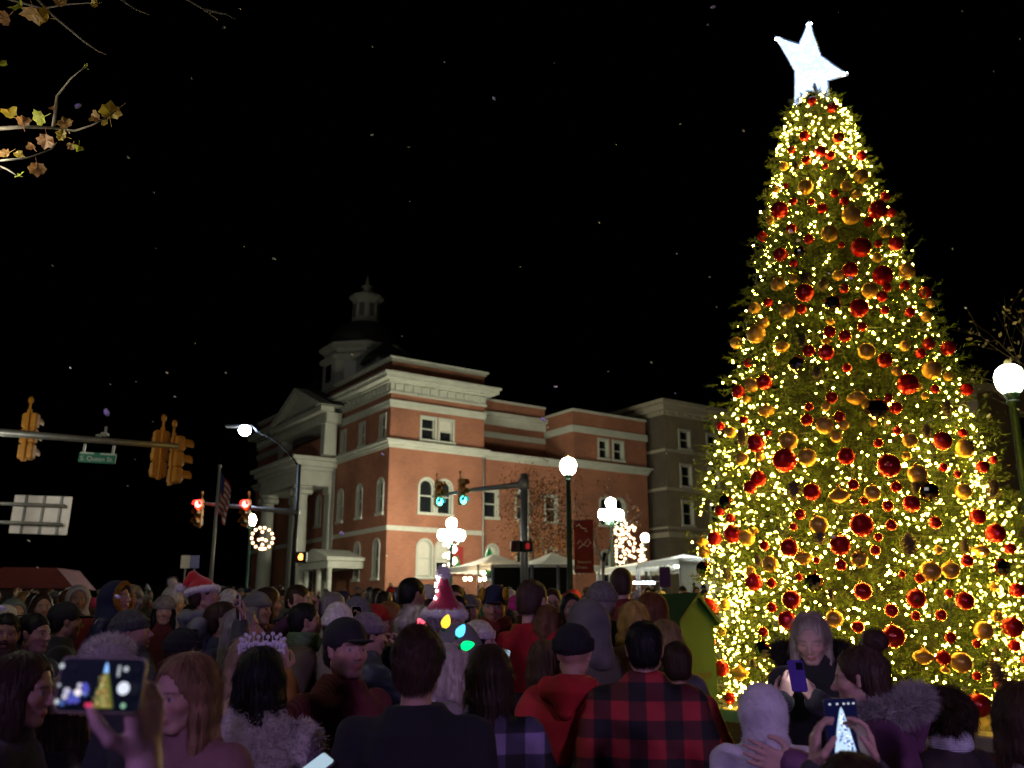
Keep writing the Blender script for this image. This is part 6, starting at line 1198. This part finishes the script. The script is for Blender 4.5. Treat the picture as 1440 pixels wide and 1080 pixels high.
near(846,813,6.3,12,'man in grey beanie and black coat seen from behind',top=1.785,hair=('buzz',HG),hats=[('beanie',(.16,.15,.145))],coat=('coat',BLK),skin=(.46,.25,.17),wide=1.12)
near(890,846,6.1,-28,'woman with wavy golden blonde hair seen from behind',hair=('wavy',(.38,.24,.06)),hairlen=.32,coat=('coat',(.22,.10,.05)),fem=1,skin=PALE)
near(916,833,6.6,-66,'woman with long auburn hair in orange brown coat facing left',hair=('long',(.13,.045,.015)),hairlen=.34,coat=('coat',(.20,.085,.03)),fem=1,skin=PALE)
near(873,798,7.7,4,'tall person in dark red varsity jacket below the lighted figure',hair=('short',(.05,.03,.02)),coat=('jacket',(.14,.012,.016)),skin=PALE,wide=1.1)
# ---- third rows
T3=[(375,826,8.0,70,'dark haired girl in maroon coat near the courthouse columns','long',HB,'coat',MAROON,None),(418,822,8.2,86,'man with brown hair in profile near the courthouse porch','short',HB,'jacket',CHAR,None),(467,832,7.6,82,'balding grey man in pale hooded coat in profile','buzz',HG,'parka',(.30,.28,.25),None),
(528,846,7.2,80,'child in bright red beanie before the brick wall','short',HB,'jacket',CHAR,('beanie',(.40,.02,.02))),(546,846,7.3,70,'ginger haired woman in brown coat beside the red beanie','long',(.20,.09,.03),'coat',(.13,.07,.035),None),(578,812,7.6,56,'tall young man with black hair in black jacket by the car','short',HBK,'jacket',BLK,None),
(602,818,8.2,30,'person in white baseball cap seen from behind by the car','short',HB,'jacket',BLK,('cap',(.60,.58,.56))),(645,838,8.0,175,'woman with dark hair facing the camera beside the santa hat','bob',HBK,'jacket',(.07,.03,.02),None),(661,832,8.1,180,'man with grey cap facing the camera behind the grey hood','short',HB,'jacket',CHAR,('cap',(.12,.12,.12))),
(727,834,8.0,178,'girl in bright pink beanie facing the camera','bob',HB,'jacket',MAROON,('beanie',(.55,.02,.20))),(776,828,8.2,180,'woman with glasses and long brown hair facing the camera','long',HB,'jacket',CHAR,('glasses',BLK)),(803,834,7.6,176,'woman in green jacket with dark hair facing the camera','bob',HBK,'jacket',(.02,.14,.07),None),
(944,840,13.0,182,'woman in glasses and dark plaid scarf facing the camera','bob',HB,'jacket',(.035,.02,.03),('glasses',BLK)),(966,833,13.6,180,'woman with dark curly hair before the spotted canopy','curly',HB,'jacket',CHAR,None),(640,822,9.0,176,'man with brown hair under the warm string bulbs','short',HB,'jacket',(.12,.09,.07),None),
(716,826,9.2,180,'woman in white knitted hat behind the navy and yellow jacket','bob',HB,'jacket',(.20,.18,.17),('beanie',(.45,.42,.40))),(233,834,8.4,160,'woman with dark hair in bright red coat behind raised phones','bob',HBK,'coat',(.10,.010,.014),('beanie',(.24,.22,.2))),(243,826,9.0,140,'person in white pompom beanie above the raised phones','short',HB,'jacket',(.25,.22,.22),('beanie',(.50,.47,.45),.02,(.55,.52,.5))),
(323,830,8.6,120,'woman in white knitted beanie behind the carried santa child','bob',HB,'jacket',(.28,.25,.25),('beanie',(.55,.52,.5),.02)),(182,822,8.8,150,'woman with frizzy grey hair behind the yellow hood','curly',HG,'coat',(.15,.12,.11),None),(60,834,8.5,140,'woman with brown hair in maroon jacket before the red roof','long',HB,'jacket',MAROON,None),(112,820,9.4,150,'person in red coat with raised white hood before the red roof','short',HB,'coat',(.16,.010,.015),('hood',(.4,.37,.37),.0)),(20,840,8.2,120,'person in pale green hood at the left frame edge','short',HB,'hoodie',(.16,.22,.19),('hood',(.16,.22,.19),.0))]
for px,yt,Y,yaw,lb,hs_,hc_,ct,cc,hat in T3:
    kw={}
    if hat: kw['hats']=[hat]
    top=1.755 if not hat or hat[0]=='glasses' else 1.785
    near(px,yt,Y,yaw,lb,top=top,hair=(hs_,hc_) if not(hat and hat[0]=='hood') else None,coat=(ct,cc),skin=random.choice((FA,PALE,TAN,FA)),fem=int(hs_ in('long','bob','curly')),hairlen=.24,res=.0115,strands=0,**kw)
p_=at(706,930,5.6); phone(p_,(.25,.2,1),(.1,-1,.4),BLK,'lit phone held low beside the red sweater',scr('pale page',(.45,.62,.75),.9),h=.145); p2=at(699,917,5.75)
phone(at(436,1084,3.2),(.75,.45,.55),(-.5,-.7,.6),(.2,.2,.2),'lit phone held low beside the fluffy white coat',scr('pale page',(.45,.62,.75),.9))
# ---- far crowd: one of each build, then copies in other colours
VAR=[]
def variant(hair,hats,coat,fem,al='pocket',ar='pocket',head=(0,3,0)):
    sp=dict(loc=(0,0,-50),yaw=0,label='x',s=1.,hair=hair,hats=hats,coat=coat,fem=fem,al=al,ar=ar,head=head,skin=random.choice((FA,PALE,TAN,FA,DK)),res=.016,strands=0,seed=len(VAR)+40,hairlen=.22); o=person(sp); VAR.append((o,sp)); return o
variant(('short',HB),[],('jacket',CHAR),0); variant(None,[('beanie',GREY)],('jacket',CHAR),0); variant(('long',HB),[],('coat',CHAR),1); variant(('bob',HB),[('beanie',GREY,.01,(.5,.5,.5))],('puffer',CHAR),1)
variant(('short',HB),[('cap',GREY)],('jacket',CHAR),0); variant(None,[('hood',GREY,.0)],('hoodie',GREY),0); variant(('wavy',HB),[],('parka',CHAR),1,head=(20,4,0)); variant(('curly',HB),[],('jacket',CHAR),1,head=(-15,0,0)); variant(('short',HB),[],('sweater',CHAR),0,ar='high'); variant(('bob',HB),[('beanie',GREY)],('jacket',CHAR),1,'raise','raise')
CN={'black':BLK,'charcoal':CHAR,'navy':NAVY,'grey':GREY,'maroon':MAROON,'brown':(.09,.05,.03),'dark red':(.16,.012,.018),'olive':(.05,.05,.025),'pale grey':(.19,.185,.185),'bright red':(.34,.012,.018),'teal':(.02,.09,.10),'tan':(.25,.17,.10),'plum':(.07,.015,.06),'white':(.48,.46,.45)}
CW=[14,12,9,6,5,6,3,4,2,2,2,2,3,1]; HN={'white':(.55,.53,.5),'grey':(.15,.15,.155),'black':BLK,'red':(.35,.015,.02),'navy':NAVY,'cream':(.45,.38,.28),'pink':(.5,.05,.18)}; HH={'brown':HB,'black':HBK,'blonde':HBL,'grey':HG,'auburn':HA}
VD=['short-haired','beanie-wearing','long-haired','pompom-hatted','capped','hooded','wavy-haired','curly-haired','arm-raising','phone-lifting']
VN=['man with short {h} hair','person with {c} beanie','woman with long {h} hair','woman with {c} pompom hat','man with {c} cap','person with {c} hood','woman with wavy {h} hair','woman with curly {h} hair','man raising one arm','woman with {c} beanie and raised hands']
VG=['jacket','jacket','coat','puffer jacket','jacket','hooded top','parka','jacket','sweater','jacket']
ZONES=[(105,'before the red roof'),(215,'below the street name sign'),(335,'by the flagpole'),(440,'before the courthouse columns'),(545,'before the courthouse porch'),(640,'by the cluster lamp'),(700,'before the string bulbs'),(800,'before the black booth'),(870,'under the red banner'),(1100,'before the spotted canopy')]
taken=[(sp['loc'][0],sp['loc'][1]) for _,sp,_ in PEOPLE]; FAR=[]; rr=random.Random(12)
ROWS=[(7.7,9),(8.6,13),(9.5,15),(10.4,16),(11.5,17),(12.8,17),(14.3,16),(16.2,17),(18.5,18),(21.5,19),(25,20),(29.5,20),(34,20)]
for Y0_,n in ROWS:
    for i in range(n):
        px=(-15+1005*(i+.5+rr.uniform(-.38,.38))/n); Y=Y0_*(1+rr.uniform(-.04,.04)); x=(px-720)/1270*Y; 
        if any((x-a)**2+(Y-b)**2<.17 for a,b in taken) or (px>915 and Y<12.6) : continue
        if min(abs(x-l[0])+abs(Y-l[1]) for l in ((1.55,25),(-11,37),(-9.3,34),(.4,37)))<.5: continue
        taken.append((x,Y)); vi=rr.choices(range(10),[14,10,12,7,8,6,8,4,2,2])[0]; src=VAR[vi][0]; cn=rr.choices(list(CN),CW)[0]; hn=rr.choices(list(HN),[2,5,7,2,4,1,1])[0]; hh=rr.choice(list(HH))
        o=copy_tree(src); sc=rr.uniform(.93,1.05); o.scale=(sc,)*3; o.location=(x,Y,gz(Y)); yaw=math.degrees(math.atan2(4.4-x,12-Y))+rr.uniform(-38,38)
        if Y<13: yaw=rr.uniform(40,110) if px<600 else rr.uniform(150,200)
        o.rotation_euler=(0,0,-R(yaw)); kd=None
        for ch in list(o.children):
            b=ch.name.split('.')[0]
            if b in('jacket','coat','hoodie','sweater','shirt'): nm,cc,rf='far coat '+cn,CN[cn],.85
            elif b in('beanie','cap','hood'): nm,cc,rf='far hat '+hn,HN[hn],.95
            elif b=='hair': nm,cc,rf='far hair '+hh,HH[hh],.45
            else: continue
            if b=='hood' and vi==5: hn2=cn
            for k_ in range(len(ch.material_slots)): ch.material_slots[k_].link='OBJECT'; ch.material_slots[k_].material=mat(nm,cc,rf,var=.25,vs=8,bump=.2,bs=80)
            for c2 in ch.children:
                if c2.name.startswith('visor'):
                    c2.material_slots[0].link='OBJECT'; c2.material_slots[0].material=mat(nm,cc,rf)
        depth='near' if Y<11 else 'midway' if Y<20 else 'far'
        FAR.append((o,VN[vi].format(h=hh,c=hn)+f" in {cn} {VG[vi]} {depth} "+next(z for a,z in ZONES if px<a),px,0))
for o,sp in VAR:
    for ch in list(o.children):
        for c2 in list(ch.children): bpy.data.objects.remove(c2)
        bpy.data.objects.remove(ch)
    bpy.data.objects.remove(o)
for it in FAR: it[0]['category']='person'; it[0]['group']='people standing in the far crowd'
uniquify(FAR,lambda b:b)
for o,sp,px in PEOPLE:
    if 'group' not in o: o['group']='people watching the tree lighting'
# ------------------------------------------------------------------ snow, sky, lights, render
g=np.random.default_rng(9); n=130; Yd=np.where(np.arange(n)<14,g.uniform(2.6,4.5,n),g.uniform(4,20,n)); V=[];Fq=[]
for i in range(n):
    c=np.array(at(g.uniform(-150,1590),g.uniform(-100,900),Yd[i])); r=g.uniform(.003,.0085)*(1+Yd[i]*.07); d=g.normal(size=3)*.35+np.array([.9,0,-.5]); d/=np.linalg.norm(d)
    v=icv/.0118*r*g.uniform(.7,1.2,(12,1)); v=v+np.outer(v@d,d)*.9; V.append(v+c)
o=npmesh('snow',np.concatenate(V),(np.arange(n)[:,None,None]*12+icf[None]).reshape(-1,3),mat('snowflake',(.8,.8,.82),.6,var=0,sheen=.2)); tag(o,kind='stuff')
bg=W.node_tree.nodes['Background']; sk=W.node_tree.nodes.new('ShaderNodeTexSky'); sk.sky_type='NISHITA'; sk.sun_disc=False; sk.sun_elevation=R(-6); sk.sun_rotation=R(200); W.node_tree.links.new(sk.outputs[0],bg.inputs[0]); bg.inputs[1].default_value=.02
su=light('sun','SUN',(0,0,50),(1.,.93,.80),.050); su.data.angle=R(20); su.rotation_euler=Vector((.50,.80,-.42)).to_track_quat('-Z','Y').to_euler()
# stage lights behind the camera, as fixtures on a stand
def stage_light(loc,target,col,e,size,label):
    loc=Vector(loc); o=empty('stage_light',(loc.x,loc.y,gz(loc.y)),0,label,'stage light','purple stage lights behind the camera'); h=loc.z-gz(loc.y)
    d=unit(Vector(target)-loc); q=d.to_track_quat('-Z','Y'); T=Matrix.Translation((0,0,h))@q.to_matrix().to_4x4()
    mb=MB(); mb.lathe([(.02,.50),(.25,.48),(.32,.0),(.36,-.08),(.33,-.08),(.31,.0)],18,T=T); mb.build('housing',m_black,o,True)
    mb=MB(); mb.lathe([(.001,0),(.30,0)],18,T=T@Matrix.Translation((0,0,-.01))); mb.build('lens',glow('stage lens',col,15),o)
    mb=MB(); mb.tube([(0,0,0),(0,0,h-.2)],.03,8)
    for a in range(3): mb.tube([(0,0,.7),(.6*math.cos(a*2.1),.6*math.sin(a*2.1),0)],.02,6)
    mb.build('stand',m_black,o); l=light('stage_beam','SPOT',loc+d*.1,col,e,size); l.rotation_euler=q.to_euler(); l.data.spot_size=R(70); l.data.spot_blend=.8; return o
stage_light((-2.9,-1.3,3.2),(-.4,3.8,1.2),(.54,.33,1.),165,.30,'purple stage light on a tripod behind the photographer')
stage_light((3.3,-1.9,3.2),(1.7,4.4,1.2),(.70,.46,1.),330,.30,'violet stage light on a tripod behind the photographer to the side')
r=S.render; S.view_settings.view_transform='Standard'; S.view_settings.look='None'; S.view_settings.exposure=0; S.view_settings.gamma=1
c=S.cycles; c.use_denoising=True; c.use_adaptive_sampling=True; c.adaptive_threshold=.02; c.max_bounces=4; c.diffuse_bounces=2; c.glossy_bounces=3; c.transmission_bounces=2; c.sample_clamp_indirect=3; c.sample_clamp_direct=0; c.use_light_tree=True; c.caustics_reflective=False; c.caustics_refractive=False
try: c.denoiser='OPENIMAGEDENOISE'
except Exception: pass
r.use_persistent_data=False
